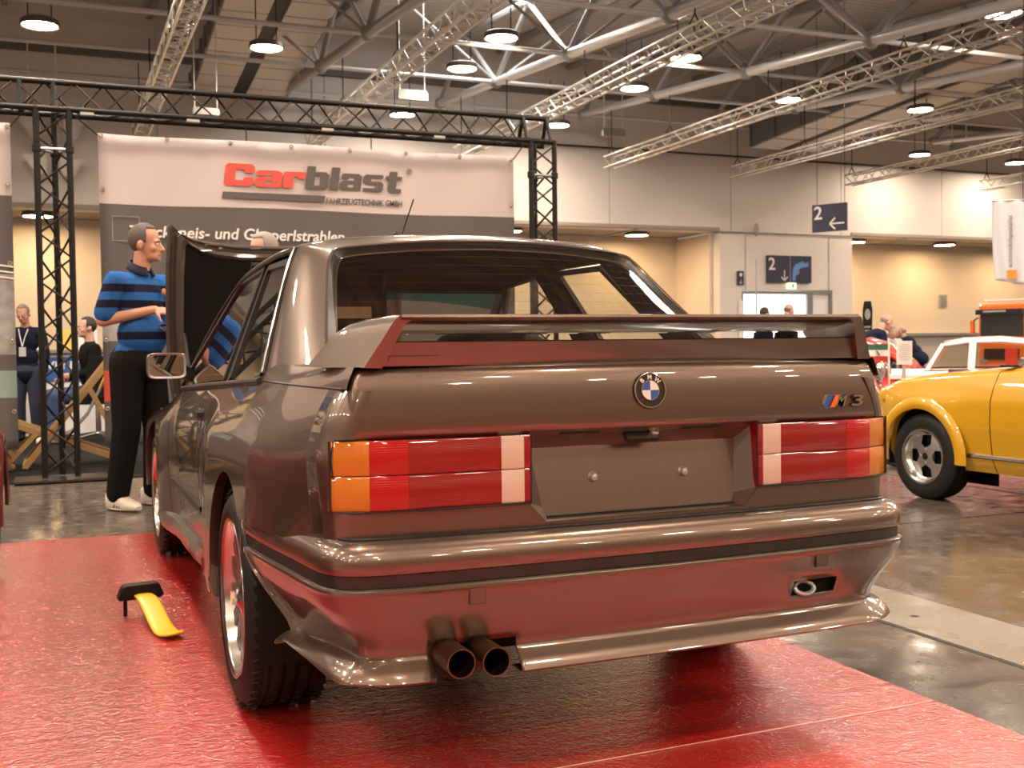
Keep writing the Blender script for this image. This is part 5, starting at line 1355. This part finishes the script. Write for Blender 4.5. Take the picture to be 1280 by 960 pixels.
# local: front faces -y, cab 1.0 wide
m = MB(); m.prism([(-.48, 0), (-.50, .05), (-.50, 1.2), (.50, 1.2), (.50, .05), (.48, 0)], 1.42, None, (0, 0, .34)); cb = m.build('cab', M_ORP, tk, smooth=False); b_ = cb.modifiers.new('b', 'BEVEL'); b_.width = .05; b_.segments = 3
MB().box((0, -.012, 1.34), (.86, .03, .46)).build('windscreen', mat('dark_glass', (.02, .025, .022), .08, coat=1), tk, smooth=False)
MB().box((0, -.09, 1.60), (.94, .16, .10)).build('sun_visor', mat('dark_visor', (.02, .018, .03), .3), tk, smooth=False)
MB().box((-.08, -.172, 1.612), (.46, .004, .034)).build('visor_print', mat('pale_lettering', (.4, .4, .4), .5), tk, smooth=False)
MB().box((0, -.02, .75), (.7, .05, .22)).build('grille', M_BLACK, tk, smooth=False); MB().box((0, -.06, .42), (1.04, .14, .16)).build('bumper', M_STEEL, tk, smooth=False)
for s in (-1, 1):
    MB().box((s * .502, .48, 1.32), (.02, .52, .40)).build('door_window', mat('dark_glass'), tk, smooth=False)
    MB().box((s * .60, -.02, 1.30), (.06, .10, .26)).build('mirror', M_ORP, tk, smooth=False); rod('mirror_arm', (s * .5, .03, 1.5), (s * .6, -.02, 1.42), .012, M_BLACK, tk)
    MB().lathe([(1e-4, -.02), (.07, -.02), (.08, 0)], 16, 'y').build('headlamp', M_CHROME, tk, loc=(s * .36, -.01, .62))
    for y in (.45, 2.4): MB().lathe([(1e-4, .08), (.16, .08), (.28, .09), (.33, .05), (.33, -.05), (.28, -.09)], 24, 'x').build('wheel', M_RUBBER, tk, loc=(s * .46, y, .33))
    rod('roof_rail', (s * .42, .1, 1.84), (s * .42, 1.15, 1.84), .018, M_WHITE, tk)
for y in (.2, .65, 1.1): rod('roof_bar', (-.42, y, 1.84), (.42, y, 1.84), .015, M_WHITE, tk); 
MB().box((0, 2.1, .95), (1.0, 1.7, .9)).build('load_bed', M_ORP, tk, smooth=False)
MB().bar((-.516, .28, 1.43), (-.516, .62, 1.48), .004, .05).build('door_print', mat('print_green', (.05, .35, .15), .5), tk, smooth=False)

# motorcycle, small flag, boards
mc = thing('motorcycle', 'dark motorcycle with chrome headlamps behind the grey boot corner', 'motorcycle', (4.70, 5.42, 0), -1.05)
for x in (-.65, .65):
    MB().lathe([(.24, -.02), (.25, -.035), (.29, -.035), (.305, 0), (.29, .035), (.25, .035), (.24, .02)], 32, 'y').build('wheel', M_RUBBER, mc, loc=(x, 0, .305))
    for k in range(8): a = k * PI / 4; rod('spoke', (x, 0, .305), (x + .24 * math.cos(a), 0, .305 + .24 * math.sin(a)), .004, M_CHROME, mc, 4)
for a, b in (((.65, .07, .3), (.45, .07, .86)), ((.65, -.07, .3), (.45, -.07, .86))): rod('fork', a, b, .018, M_CHROME, mc)
rod('frame', (.42, 0, .78), (-.65, 0, .32), .02, M_BLACK, mc); rod('frame', (.40, 0, .7), (.1, 0, .28), .02, M_BLACK, mc)
MB().ell((.12, 0, .72), (.26, .13, .11)).build('tank', M_BLACK, mc); MB().ell((-.35, 0, .70), (.28, .13, .06)).build('saddle', M_BLACK, mc)
MB().ell((.05, 0, .40), (.2, .16, .17)).build('engine', M_STEEL, mc)
for y, r in ((0, .085), (-.15, .05), (.15, .05)):
    MB().lathe([(1e-4, .02), (r * .7, .015), (r, 0), (r * .85, -.05), (r * .4, -.1), (1e-4, -.11)], 20, 'x').build('headlamp', M_CHROME, mc, loc=(.56, y, .78))
MB().tube([(.40, -.34, .86), (.47, -.18, .90), (.46, .18, .90), (.40, .34, .86)], .012, 8).build('handlebar', M_CHROME, mc)
t = thing('table_flag', 'small green white and red flag on a white pole at the boot corner', 'flag', (5.055, 4.94, 0))
rod('pole', (0, 0, 0), (0, 0, 1.035), .008, M_WHITE, t)
MB().lathe([(1e-4, 0), (.10, 0), (.10, .02), (1e-4, .03)], 16).build('foot', M_STEEL, t)
dx, dy = -.17, .075
for i, c_ in enumerate([(.42, .035, .02), (.70, .68, .64), (.03, .12, .08)]):
    z0 = .85 + i * .05; m = MB(); m.grid([[(dx * f, dy * f + .012 * math.sin(f * 7), z) for f in frange(0, 1, 9)] for z in (z0, z0 + .05)]); m.build('stripe', mat('flag_stripe_%d' % i, c_, .7), t)
MB().bar((dx * .5 + .01, dy * .5 - .012, .905), (dx * .5 - .012, dy * .5 - .002, .945), .03, .004).build('emblem', mat('emblem_dark', (.05, .06, .05), .7), t, smooth=False)
t = thing('info_board', 'white text sheet on a wooden stake between the flag and the red bonnet', 'sign', (5.18, 4.90, 0), -.40)
MB().box((0, 0, .925), (.125, .012, .195)).build('sheet', M_WHITE, t, smooth=False); MB().box((0, .012, .42), (.028, .012, .84)).build('stake', mat('pale_stake', (.55, .45, .36), .6), t, smooth=False)
m = MB()
for k in range(9): m.box((0, -.0075, .995 - k * .016), (.09 if k % 4 else .06, .002, .003))
tag(m.build('text_lines', mat('text_grey', (.35, .33, .32), .7), t, smooth=False), kind='stuff')
t = thing('info_plaque', 'dark tilted plaque below the white coupe', 'sign', (5.72, 4.86, 0), -.5); o = MB().box((0, 0, .72), (.16, .015, .12)).build('plate', M_GREYWALL if False else mat('plaque_grey', (.06, .06, .07), .4), t, smooth=False); rod('stake', (0, .015, 0), (0, .015, .7), .008, M_STEEL, t)
t = thing('advert_column', 'black coffin-shaped advertising column with pale oval print', 'sign', (12.47, 13.82, 0), -.75)
m = MB(); m.prism([(-.10, 0), (.06, 0), (.085, 1.62), (.06, 1.77), (-.06, 1.77), (-.085, 1.62)], .05, Matrix.Rotation(PI / 2, 4, 'X')); m.build('board', M_BLACK, t, smooth=False)
MB().ell((0, -.055, 1.53), (.05, .004, .1)).build('oval_print', mat('oval_grey', (.35, .33, .33), .6), t)
for k in range(3): MB().box((0, -.055, 1.3 - k * .07), (.11 - .02 * k, .004, .03)).build('print_line', mat('oval_grey'), t, smooth=False)

# ================================================================ people
def rot_seg(q, p): return q @ Vector(p)
def bake(m, name, material, parent, voxel, smooth_it=6, fac=.6):
    me = m.mesh(name, material, smooth=True, angle=None, merge=0)
    o = bpy.data.objects.new(name, me); COL.objects.link(o)
    r = o.modifiers.new('r', 'REMESH'); r.mode = 'VOXEL'; r.voxel_size = voxel; r.use_smooth_shade = True
    s = o.modifiers.new('s', 'SMOOTH'); s.iterations = smooth_it; s.factor = fac
    bpy.context.view_layer.update()
    dg = bpy.context.evaluated_depsgraph_get()
    out = bpy.data.meshes.new_from_object(o.evaluated_get(dg)); out.name = name
    out.shade_smooth()
    out.materials.clear()
    for mm in (material if isinstance(material, (list, tuple)) else [material]): out.materials.append(mm)
    o.modifiers.clear(); o.data = out; bpy.data.meshes.remove(me)
    if parent is not None: o.parent = parent
    return o
def skin(name, c): return mat(name, c, .5, noise=.12, nscale=25)
SK1 = skin('skin_tan', (.50, .25, .16)); SK2 = skin('skin_light', (.58, .32, .23))
def head_pieces(m, M, k=1.0):
    A = lambda p: M @ (Vector(p) * k)
    Q = M.to_3x3()
    def E(c, r): m.ell(A(c), [x * k for x in r], Q, 20, 14)
    E((0, -.012, .148), (.075, .096, .094)); E((0, .030, .095), (.060, .062, .082)); E((0, .045, .038), (.047, .050, .036))
    E((0, .083, .020), (.022, .016, .017))
    m.cap(A((0, .090, .118)), A((0, .112, .078)), .009 * k, .0135 * k); m.ell(A((.012, .098, .074)), (.009 * k,) * 3); m.ell(A((-.012, .098, .074)), (.009 * k,) * 3)
    m.cap(A((-.038, .080, .128)), A((.038, .080, .128)), .012 * k, .012 * k)
    E((.043, .060, .085), (.018, .022, .022)); E((-.043, .060, .085), (.018, .022, .022))
    m.cap(A((-.018, .092, .053)), A((.018, .092, .053)), .0075 * k, .0075 * k); m.cap(A((-.015, .091, .043)), A((.015, .091, .043)), .008 * k, .008 * k)
    for s in (-1, 1): E((s * .079, -.008, .100), (.010, .020, .032)); m.ell(A((s * .084, -.014, .104)), [x * k for x in (.008, .016, .024)], Q)
def finger(m, p, d, n, L, r, curl):
    """three segments, curling around the axis d x n"""
    d = Vector(d).normalized(); n = Vector(n).normalized(); ax = d.cross(n).normalized(); p = Vector(p)
    for f in (.45, .32, .23):
        q = p + d * (L * f); m.cap(p, q, r, r * .9, 8); p = q; r *= .9
        d = (Quaternion(ax, curl) @ d).normalized()
def hand_pieces(m, wrist, d, n, side, curl=.6, k=1.0):
    """d: along the palm, n: palm normal (towards which the fingers curl), side: +1/-1 which way the thumb lies"""
    d = Vector(d).normalized(); n = (Vector(n) - d * Vector(n).dot(d)).normalized(); w = d.cross(n).normalized() * side; wrist = Vector(wrist)
    Q = Matrix((w, d, n)).transposed()
    m.ell(wrist + d * .048 * k, (.040 * k, .052 * k, .015 * k), Q, 14, 10)
    for i, (o, L) in enumerate(((.030, .072), (.010, .080), (-.011, .075), (-.030, .060))):
        finger(m, wrist + d * .086 * k + w * o * k, d + w * (o * 1.5), n, L * k, .0088 * k, curl * (1 + .1 * i))
    finger(m, wrist + d * .028 * k + w * .034 * k, d * .7 + w * .75 + n * .3, n, .066 * k, .0105 * k, curl * .5)
STAND = dict(pelvis=(0, 0, .95), waist=(0, .01, 1.10), chest=(0, .0, 1.33), neck=(0, .0, 1.50), head=(0, .03, 1.565),
             sr=(.19, 0, 1.43), er=(.24, -.02, 1.14), wr=(.24, .06, .90), sl=(-.19, 0, 1.43), el=(-.24, -.02, 1.14), wl=(-.24, .06, .90),
             hr=(.09, 0, .92), kr=(.11, .02, .50), ar=(.11, -.02, .09), hl=(-.09, 0, .92), kl=(-.11, .02, .50), al=(-.11, -.02, .09))
def hair_mesh(M, k, style):
    m = MB(); nu, nv = 30, 18; V = []
    for j in range(nv + 1):
        t = PI * j / nv
        V.append([Vector((.0765 * math.sin(t) * math.cos(2 * PI * i / nu), -.013 + .098 * math.sin(t) * math.sin(2 * PI * i / nu), .149 + (.096 if style != 'ring' else .09) * math.cos(t))) for i in range(nu)])
    def keep(p):
        face = p.y > .035
        if style == 'ring': return p.y < -.012 and .05 < p.z < .150
        if style == 'full': return (p.z > .185 + .25 * max(0, p.y - .02) * 0 and p.y > .02 and p.z > .195) or (p.y <= .02 and p.z > .105) or (p.y < -.03 and p.z > .05)
        return (p.y > .02 and p.z > .205) or (p.y <= .02 and p.z > .120 - .0 * p.y) or (p.y < -.04 and p.z > .06)
    for j in range(nv):
        for i in range(nu):
            q = [V[j][i], V[j + 1][i], V[j + 1][(i + 1) % nu], V[j][(i + 1) % nu]]
            c = sum(q, Vector()) / 4
            if keep(c): m.add([M @ (p * k) for p in q], [(0, 1, 2, 3)])
    return m
def person(label, loc, rz, pose, scale=1, skin_m=None, top=None, legs=None, hair=None, hair_style='short', shoes=None, voxel=.011, sleeve='long', extras=None, head_rot=(0, 0, 0), group=None, hands=None, belly=0, jacket=None):
    P = {k: Vector(v) for k, v in {**STAND, **pose}.items()}
    t = thing('person', label, 'person', loc, rz, group); t.scale = (scale,) * 3
    skin_m = skin_m or SK2
    Mh = Matrix.Translation(P['head']) @ Matrix.Rotation(head_rot[2], 4, 'Z') @ Matrix.Rotation(head_rot[0], 4, 'X') @ Matrix.Rotation(head_rot[1], 4, 'Y')
    up = (P['chest'] - P['pelvis']).normalized()
    across = (P['sr'] - P['sl']); across = (across - up * across.dot(up)).normalized(); fw = up.cross(across).normalized()
    Q = Matrix((across, fw, up)).transposed()
    def torso(m, g):
        m.ell(P['pelvis'], (.155 + g, .115 + g, .13), Q); m.ell(P['waist'] + fw * belly * .5, (.145 + g, .11 + g + belly, .16), Q)
        m.ell(P['chest'], (.165 + g, .115 + g, .19), Q); m.cap(P['sl'] * .86 + P['sr'] * .14 - up * .02, P['sr'] * .86 + P['sl'] * .14 - up * .02, .075 + g, .075 + g)
    b = MB(); torso(b, -.012)
    b.cap(P['neck'] - up * .06, P['head'] + Vector((0, -.02, .06)), .062, .054)
    head_pieces(b, Mh)
    for s in 'rl':
        b.cap(P['s' + s], P['e' + s], .048, .040); b.cap(P['e' + s], P['w' + s], .042, .028)
        b.cap(P['h' + s], P['k' + s], .080, .055); b.cap(P['k' + s], P['a' + s], .055, .038)
        b.cap(P['a' + s], P['a' + s] + Vector((0, .06, -.045)), .030, .022)
        d = (P['w' + s] - P['e' + s]).normalized()
        hd, hn, cu = (hands or {}).get(s, (d, (-1 if s == 'r' else 1, 0, 0), .45))
        hand_pieces(b, P['w' + s], hd, hn, -1 if s == 'r' else 1, cu)
    bake(b, 'body', skin_m, t, voxel)
    # shirt / jacket
    m = MB(); torso(m, .012)
    for s in 'rl':
        if sleeve == 'long': m.cap(P['s' + s], P['e' + s], .068, .056); m.cap(P['e' + s], P['e' + s].lerp(P['w' + s], .93), .056, .044)
        else: m.cap(P['s' + s], P['s' + s].lerp(P['e' + s], .80), .070, .070)
    m.cap(P['neck'] - up * .10, P['neck'] - up * .01, .085, .066)
    if jacket: m.ell(P['pelvis'] - up * .06, (.18, .14, .16), Q)
    bake(m, 'shirt' if not jacket else 'jacket', top, t, voxel, 5)
    m = MB(); m.ell(P['pelvis'] - up * .03, (.172, .140 + belly, .14), Q)
    for s in 'rl':
        m.cap(P['h' + s] + Vector((0, 0, -.02)), P['k' + s], .112, .090); m.cap(P['k' + s], P['a' + s] + Vector((0, 0, .02)), .090, .074)
    bake(m, 'trousers', legs, t, voxel, 5)
    hm = hair_mesh(Mh, 1.0, hair_style)
    if hair:
        o = hm.build('hair', hair, t, angle=None); sd = o.modifiers.new('s', 'SOLIDIFY'); sd.thickness = .005; sd.offset = 1
        o.modifiers.new('u', 'SUBSURF').render_levels = 1
    for s in (-1, 1):
        e = MB().ell(Mh @ Vector((s * .030, .0835, .110)), (.012, .009, .008), Mh.to_3x3()).build('eye', M_PRINTWHITE, t); MB().ell(Mh @ Vector((s * .030, .0915, .110)), (.005, .003, .005), Mh.to_3x3(), 10, 6).build('iris', M_BLACK, e)
        MB().tube([Mh @ Vector((s * x, y, z)) for x, y, z in ((.012, .097, .129), (.03, .096, .133), (.046, .086, .128))], .004, 5).build('eyebrow', hair or M_BLACK, t)
    MB().tube([Mh @ Vector((x, y, .048)) for x, y in ((-.022, .092), (0, .101), (.022, .092))], .0035, 5).build('mouth', mat('lip', (.28, .09, .07), .5), t)
    for s in 'rl':
        a = P['a' + s]; m = MB()
        tdir = (pose.get('toe_' + s) or (0, 1, 0)); tv = Vector(tdir).normalized(); sv = Vector((tv.y, -tv.x, 0)); z0 = a.z - .09
        rows = []
        for f, w, h0, h1 in ((-.095, .016, .012, .07), (-.085, .034, .0, .115), (-.05, .043, 0, .128), (0, .045, 0, .122), (.05, .047, 0, .095), (.11, .050, 0, .068), (.160, .045, .002, .056), (.192, .024, .010, .036)):
            r = []
            for i in range(12):
                an = 2 * PI * i / 12; cz, czs = math.cos(an), math.sin(an)
                r.append(Vector((a.x, a.y, z0)) + tv * f + sv * (w * math.copysign(abs(cz) ** .7, cz)) + Vector((0, 0, (h0 + h1) / 2 + (h1 - h0) / 2 * math.copysign(abs(czs) ** .6, czs))))
            rows.append(r)
        m.grid(rows, closed_u=True); m.add(rows[0], [tuple(range(12))]); m.add(rows[-1], [tuple(range(12))]); so = m.build('shoe', shoes or M_BLACK, t, angle=50)
    return t, P, Mh
H_GREY = mat('grey_hair', (.16, .14, .125), .7, noise=.5, nscale=90); H_DARK = mat('dark_hair', (.022, .017, .014), .6, noise=.4, nscale=90); H_SALT = mat('salt_pepper_hair', (.085, .07, .058), .7, noise=.6, nscale=120); H_PALE = mat('pale_hair', (.25, .22, .195), .7, noise=.3, nscale=90)
M_NAVY = mat('navy_cloth', (.010, .012, .024), .85, spec=.1, bump=.2, bscale=30); M_TROUS = mat('black_trousers', (.008, .007, .0065), .8, spec=.1, bump=.5, bscale=9); M_BLKSHIRT = mat('black_shirt', (.009, .0085, .0085), .9, spec=.1, bump=.3, bscale=12)
M_JEANS = mat('dark_jeans', (.020, .026, .045), .85, noise=.3, nscale=8, bump=.3, bscale=14); M_SUIT = mat('navy_suit', (.014, .018, .038), .8, spec=.1, bump=.25, bscale=14); M_WSHOE = mat('white_leather', (.66, .58, .48), .5)
def stripe_mat():
    m = bpy.data.materials.new('striped_polo'); m.use_nodes = True; nt = m.node_tree; b = nt.nodes['Principled BSDF']; L = nt.links.new
    b.inputs['Roughness'].default_value = .85; b.inputs['Specular IOR Level'].default_value = .15
    tc = nt.nodes.new('ShaderNodeTexCoord'); sp = nt.nodes.new('ShaderNodeSeparateXYZ'); L(tc.outputs['Object'], sp.inputs[0])
    mr = nt.nodes.new('ShaderNodeMapRange'); mr.inputs[1].default_value = .9; mr.inputs[2].default_value = 1.7; L(sp.outputs['Z'], mr.inputs[0])
    r = nt.nodes.new('ShaderNodeValToRGB'); r.color_ramp.interpolation = 'CONSTANT'; L(mr.outputs[0], r.inputs[0])
    blue, navy = (.022, .10, .32, 1), (.010, .010, .026, 1)
    bands = [(0, blue), (1.085, navy), (1.135, blue), (1.285, navy), (1.335, blue), (1.385, navy), (1.435, blue), (1.515, navy)]
    els = r.color_ramp.elements
    els[0].position = 0; els[0].color = blue; els[1].position = (bands[1][0] - .9) / .8; els[1].color = navy
    for z, c in bands[2:]:
        e = els.new((z - .9) / .8); e.color = c
    L(r.outputs[0], b.inputs['Base Color'])
    n = nt.nodes.new('ShaderNodeTexNoise'); n.inputs['Scale'].default_value = 14; L(tc.outputs['Object'], n.inputs[0]); bp = nt.nodes.new('ShaderNodeBump'); bp.inputs['Strength'].default_value = .35; bp.inputs['Distance'].default_value = .02; L(n.outputs['Fac'], bp.inputs['Height']); L(bp.outputs[0], b.inputs['Normal'])
    return m
# --- the man in the striped polo shirt, facing right, holding a phone
t, P, Mh = person('man in blue striped polo shirt and black trousers holding a phone beside the open bonnet', (-.785, 5.27, .0), -PI / 2 - .82,
    dict(pelvis=(0, .0, .98), waist=(0, .03, 1.12), chest=(0, .02, 1.34), neck=(0, .045, 1.53), head=(0, .085, 1.585),
         sr=(.185, .01, 1.455), er=(.235, -.055, 1.21), wr=(.055, .20, 1.275), sl=(-.185, .03, 1.455), el=(-.24, .03, 1.17), wl=(-.085, .235, 1.15),
         hr=(.095, 0, .95), kr=(.10, -.01, .52), ar=(.125, -.07, .09), hl=(-.095, 0, .95), kl=(-.12, .04, .52), al=(-.15, -.02, .09), toe_r=(.1, 1, 0), toe_l=(-.3, 1, 0)),
    skin_m=SK1, top=stripe_mat(), legs=M_TROUS, hair=H_SALT, shoes=M_WSHOE, voxel=.0058, sleeve='short', head_rot=(-.04, 0, .42), belly=.035,
    hands={'r': ((-.4, .9, -.15), (-.5, -.2, -.8), .5), 'l': ((.75, .6, .1), (.3, -.1, .95), .55)})
fwd = Vector((0, 1, 0))
m = MB(); m.box((-.015, .285, 1.185), (.075, .15, .010), Matrix.Rotation(.15, 3, 'X')); 
ph = thing('phone', 'dark phone held in the striped man\'s hands', 'phone', (0, 0, 0)); ph.matrix_world = Matrix.Translation((-.785, 5.27, 0)) @ Matrix.Rotation(-PI / 2 - .82, 4, 'Z')
m.build('case', M_BLACK, ph, smooth=False); MB().box((-.015, .285, 1.1915), (.068, .14, .002), Matrix.Rotation(.15, 3, 'X')).build('screen', mat('screen_dark', (.03, .03, .04), .1, coat=1), ph, smooth=False)
# collar, chest patch, sleeve patch, shoe stripes
m = MB(); m.grid([[(.078 * math.cos(a) * k, .045 + .078 * math.sin(a) * k, z - .030 * math.sin(a)) for a in frange(-PI * 1.42, PI * .42, 24)] for k, z in ((.86, 1.575), (1.02, 1.545), (1.16, 1.52))]); o = m.build('collar', mat('navy_collar', (.012, .012, .035), .85), t); sd = o.modifiers.new('s', 'SOLIDIFY'); sd.thickness = .006
MB().ell((-.085, .155, 1.395), (.02, .012, .022)).build('chest_badge', mat('badge_tan', (.45, .20, .07), .8), t)
MB().ell((.258, -.045, 1.315), (.010, .022, .016)).build('sleeve_badge', mat('sleeve_red', (.30, .02, .04), .8), t)
for s, ax, tv in (('r', P['ar'], Vector((.1, 1, 0)).normalized()), ('l', P['al'], Vector((-.3, 1, 0)).normalized())):
    sv = Vector((tv.y, -tv.x, 0))
    for k in range(3):
        MB().bar(Vector((ax.x, ax.y, .022)) + tv * (.005 + k * .025) + sv * .0435, Vector((ax.x, ax.y, .062)) + tv * (.03 + k * .025) + sv * .036, .008, .006).build('shoe_stripe', M_BLACK, t, smooth=False)
    MB().ell(Vector((ax.x, ax.y, .062)) - tv * .078, (.028, .024, .026)).build('heel_patch', M_BLACK, t)
    m = MB(); m.ell(Vector((ax.x, ax.y, .010)) + tv * .045, (.046, .145, .012), Matrix.Rotation(math.atan2(-tv.x, tv.y), 3, 'Z')); m.build('sole', mat('sole_cream', (.55, .48, .38), .6), t)
# --- others
person('grey-haired man hidden behind the raised bonnet, only his head top showing', (.105, 5.35, 0), 1.9, dict(head=(0, .05, 1.565)), 1.0, SK2, M_BLKSHIRT, M_TROUS, H_PALE, 'short', head_rot=(-.15, 0, 0))
tt, PP, MM = person('grey-haired man in navy zip jacket with badge lanyard at the far left', (-1.58, 11.6, .008), 2.7 + .15, dict(wr=(.25, .0, .9), head=(0, .06, 1.555)), .87, SK1, M_NAVY, M_JEANS, H_GREY, 'short', head_rot=(-.3, 0, 0), jacket=True)
MB().box((0, .155, 1.17), (.085, .012, .12)).build('name_badge', mat('badge_grey', (.45, .43, .42), .6), tt, smooth=False)
MB().tube([(-.06, .10, 1.47), (-.03, .14, 1.36), (0, .158, 1.24)], .006, 5).build('lanyard', M_PRINTWHITE, tt); MB().tube([(.06, .10, 1.47), (.03, .14, 1.36), (0, .158, 1.24)], .006, 5).build('lanyard', M_PRINTWHITE, tt)
for s in (-1, 1): MB().tube([MM @ Vector((s * .032 + .02 * math.cos(a), .104, .112 + .014 * math.sin(a))) for a in frange(0, 2 * PI, 13)[:-1]], .0025, 5, closed=True).build('glasses', M_BLACK, tt)
person('dark-haired man in black shirt sitting in profile behind the deck chair', (-.88, 11.15, .01), PI / 2 + .25,
       dict(pelvis=(0, 0, .58), waist=(0, .03, .74), chest=(0, .03, .96), neck=(0, .03, 1.13), head=(0, .06, 1.19), sr=(.19, .03, 1.06), er=(.22, .03, .78), wr=(.18, .26, .72), sl=(-.19, .03, 1.06), el=(-.22, .06, .78), wl=(-.12, .28, .76),
            hr=(.1, .05, .55), kr=(.13, .45, .52), ar=(.13, .42, .09), hl=(-.1, .05, .55), kl=(-.13, .45, .52), al=(-.13, .48, .09)), .98, SK2, M_BLKSHIRT, mat('blue_jeans', (.03, .06, .14), .85), H_DARK, 'short', shoes=M_WSHOE)
tt, PP, MM = person('bald man with glasses standing before the bright doorway', (9.85, 12.72, 0), -PI / 2 + .1, dict(), .925, SK2, M_BLKSHIRT, M_TROUS, H_GREY, 'ring', head_rot=(-.25, 0, 0), voxel=.014)
for s in (-1, 1): MB().tube([MM @ Vector((s * .032 + .02 * math.cos(a), .104, .112 + .014 * math.sin(a))) for a in frange(0, 2 * PI, 13)[:-1]], .003, 5, closed=True).build('glasses', M_BLACK, tt)
person('dark-haired person half hidden behind the bald man at the doorway', (9.85, 13.35, 0), -PI / 2, dict(), .905, SK2, M_NAVY, M_TROUS, H_DARK, 'full', voxel=.014)
BEND = dict(pelvis=(0, -.05, .92), waist=(0, .05, 1.05), chest=(0, .20, 1.21), neck=(0, .32, 1.33), head=(0, .38, 1.36), sr=(.19, .24, 1.28), er=(.23, .26, 1.0), wr=(.2, .42, .88), sl=(-.19, .24, 1.28), el=(-.23, .26, 1.0), wl=(-.2, .42, .88))
tt, PP, MM = person('bald man in navy suit and pale shirt bending over the motorcycle', (9.0, 9.9, 0), -1.75, BEND, .88, SK2, M_SUIT, M_SUIT, H_PALE, 'ring', head_rot=(-.45, 0, 0), voxel=.012, jacket=True)
m = MB(); m.ell((0, .36, 1.20), (.05, .03, .10), Matrix.Rotation(-.6, 3, 'X')); m.build('shirt_front', mat('pale_blue_shirt', (.45, .48, .62), .8), tt)
person('white-haired man in navy suit seen from behind beyond the red bonnet', (13.35, 13.5, 0), .35, BEND, .82, SK2, M_SUIT, M_SUIT, H_PALE, 'ring', voxel=.014, jacket=True)
person('fair-haired visitor between the two suited men behind the red bonnet', (12.1, 12.9, 0), PI - .4, BEND, .80, SK2, mat('white_cloth', (.6, .58, .58), .85), M_JEANS, H_PALE, 'full', voxel=.014)
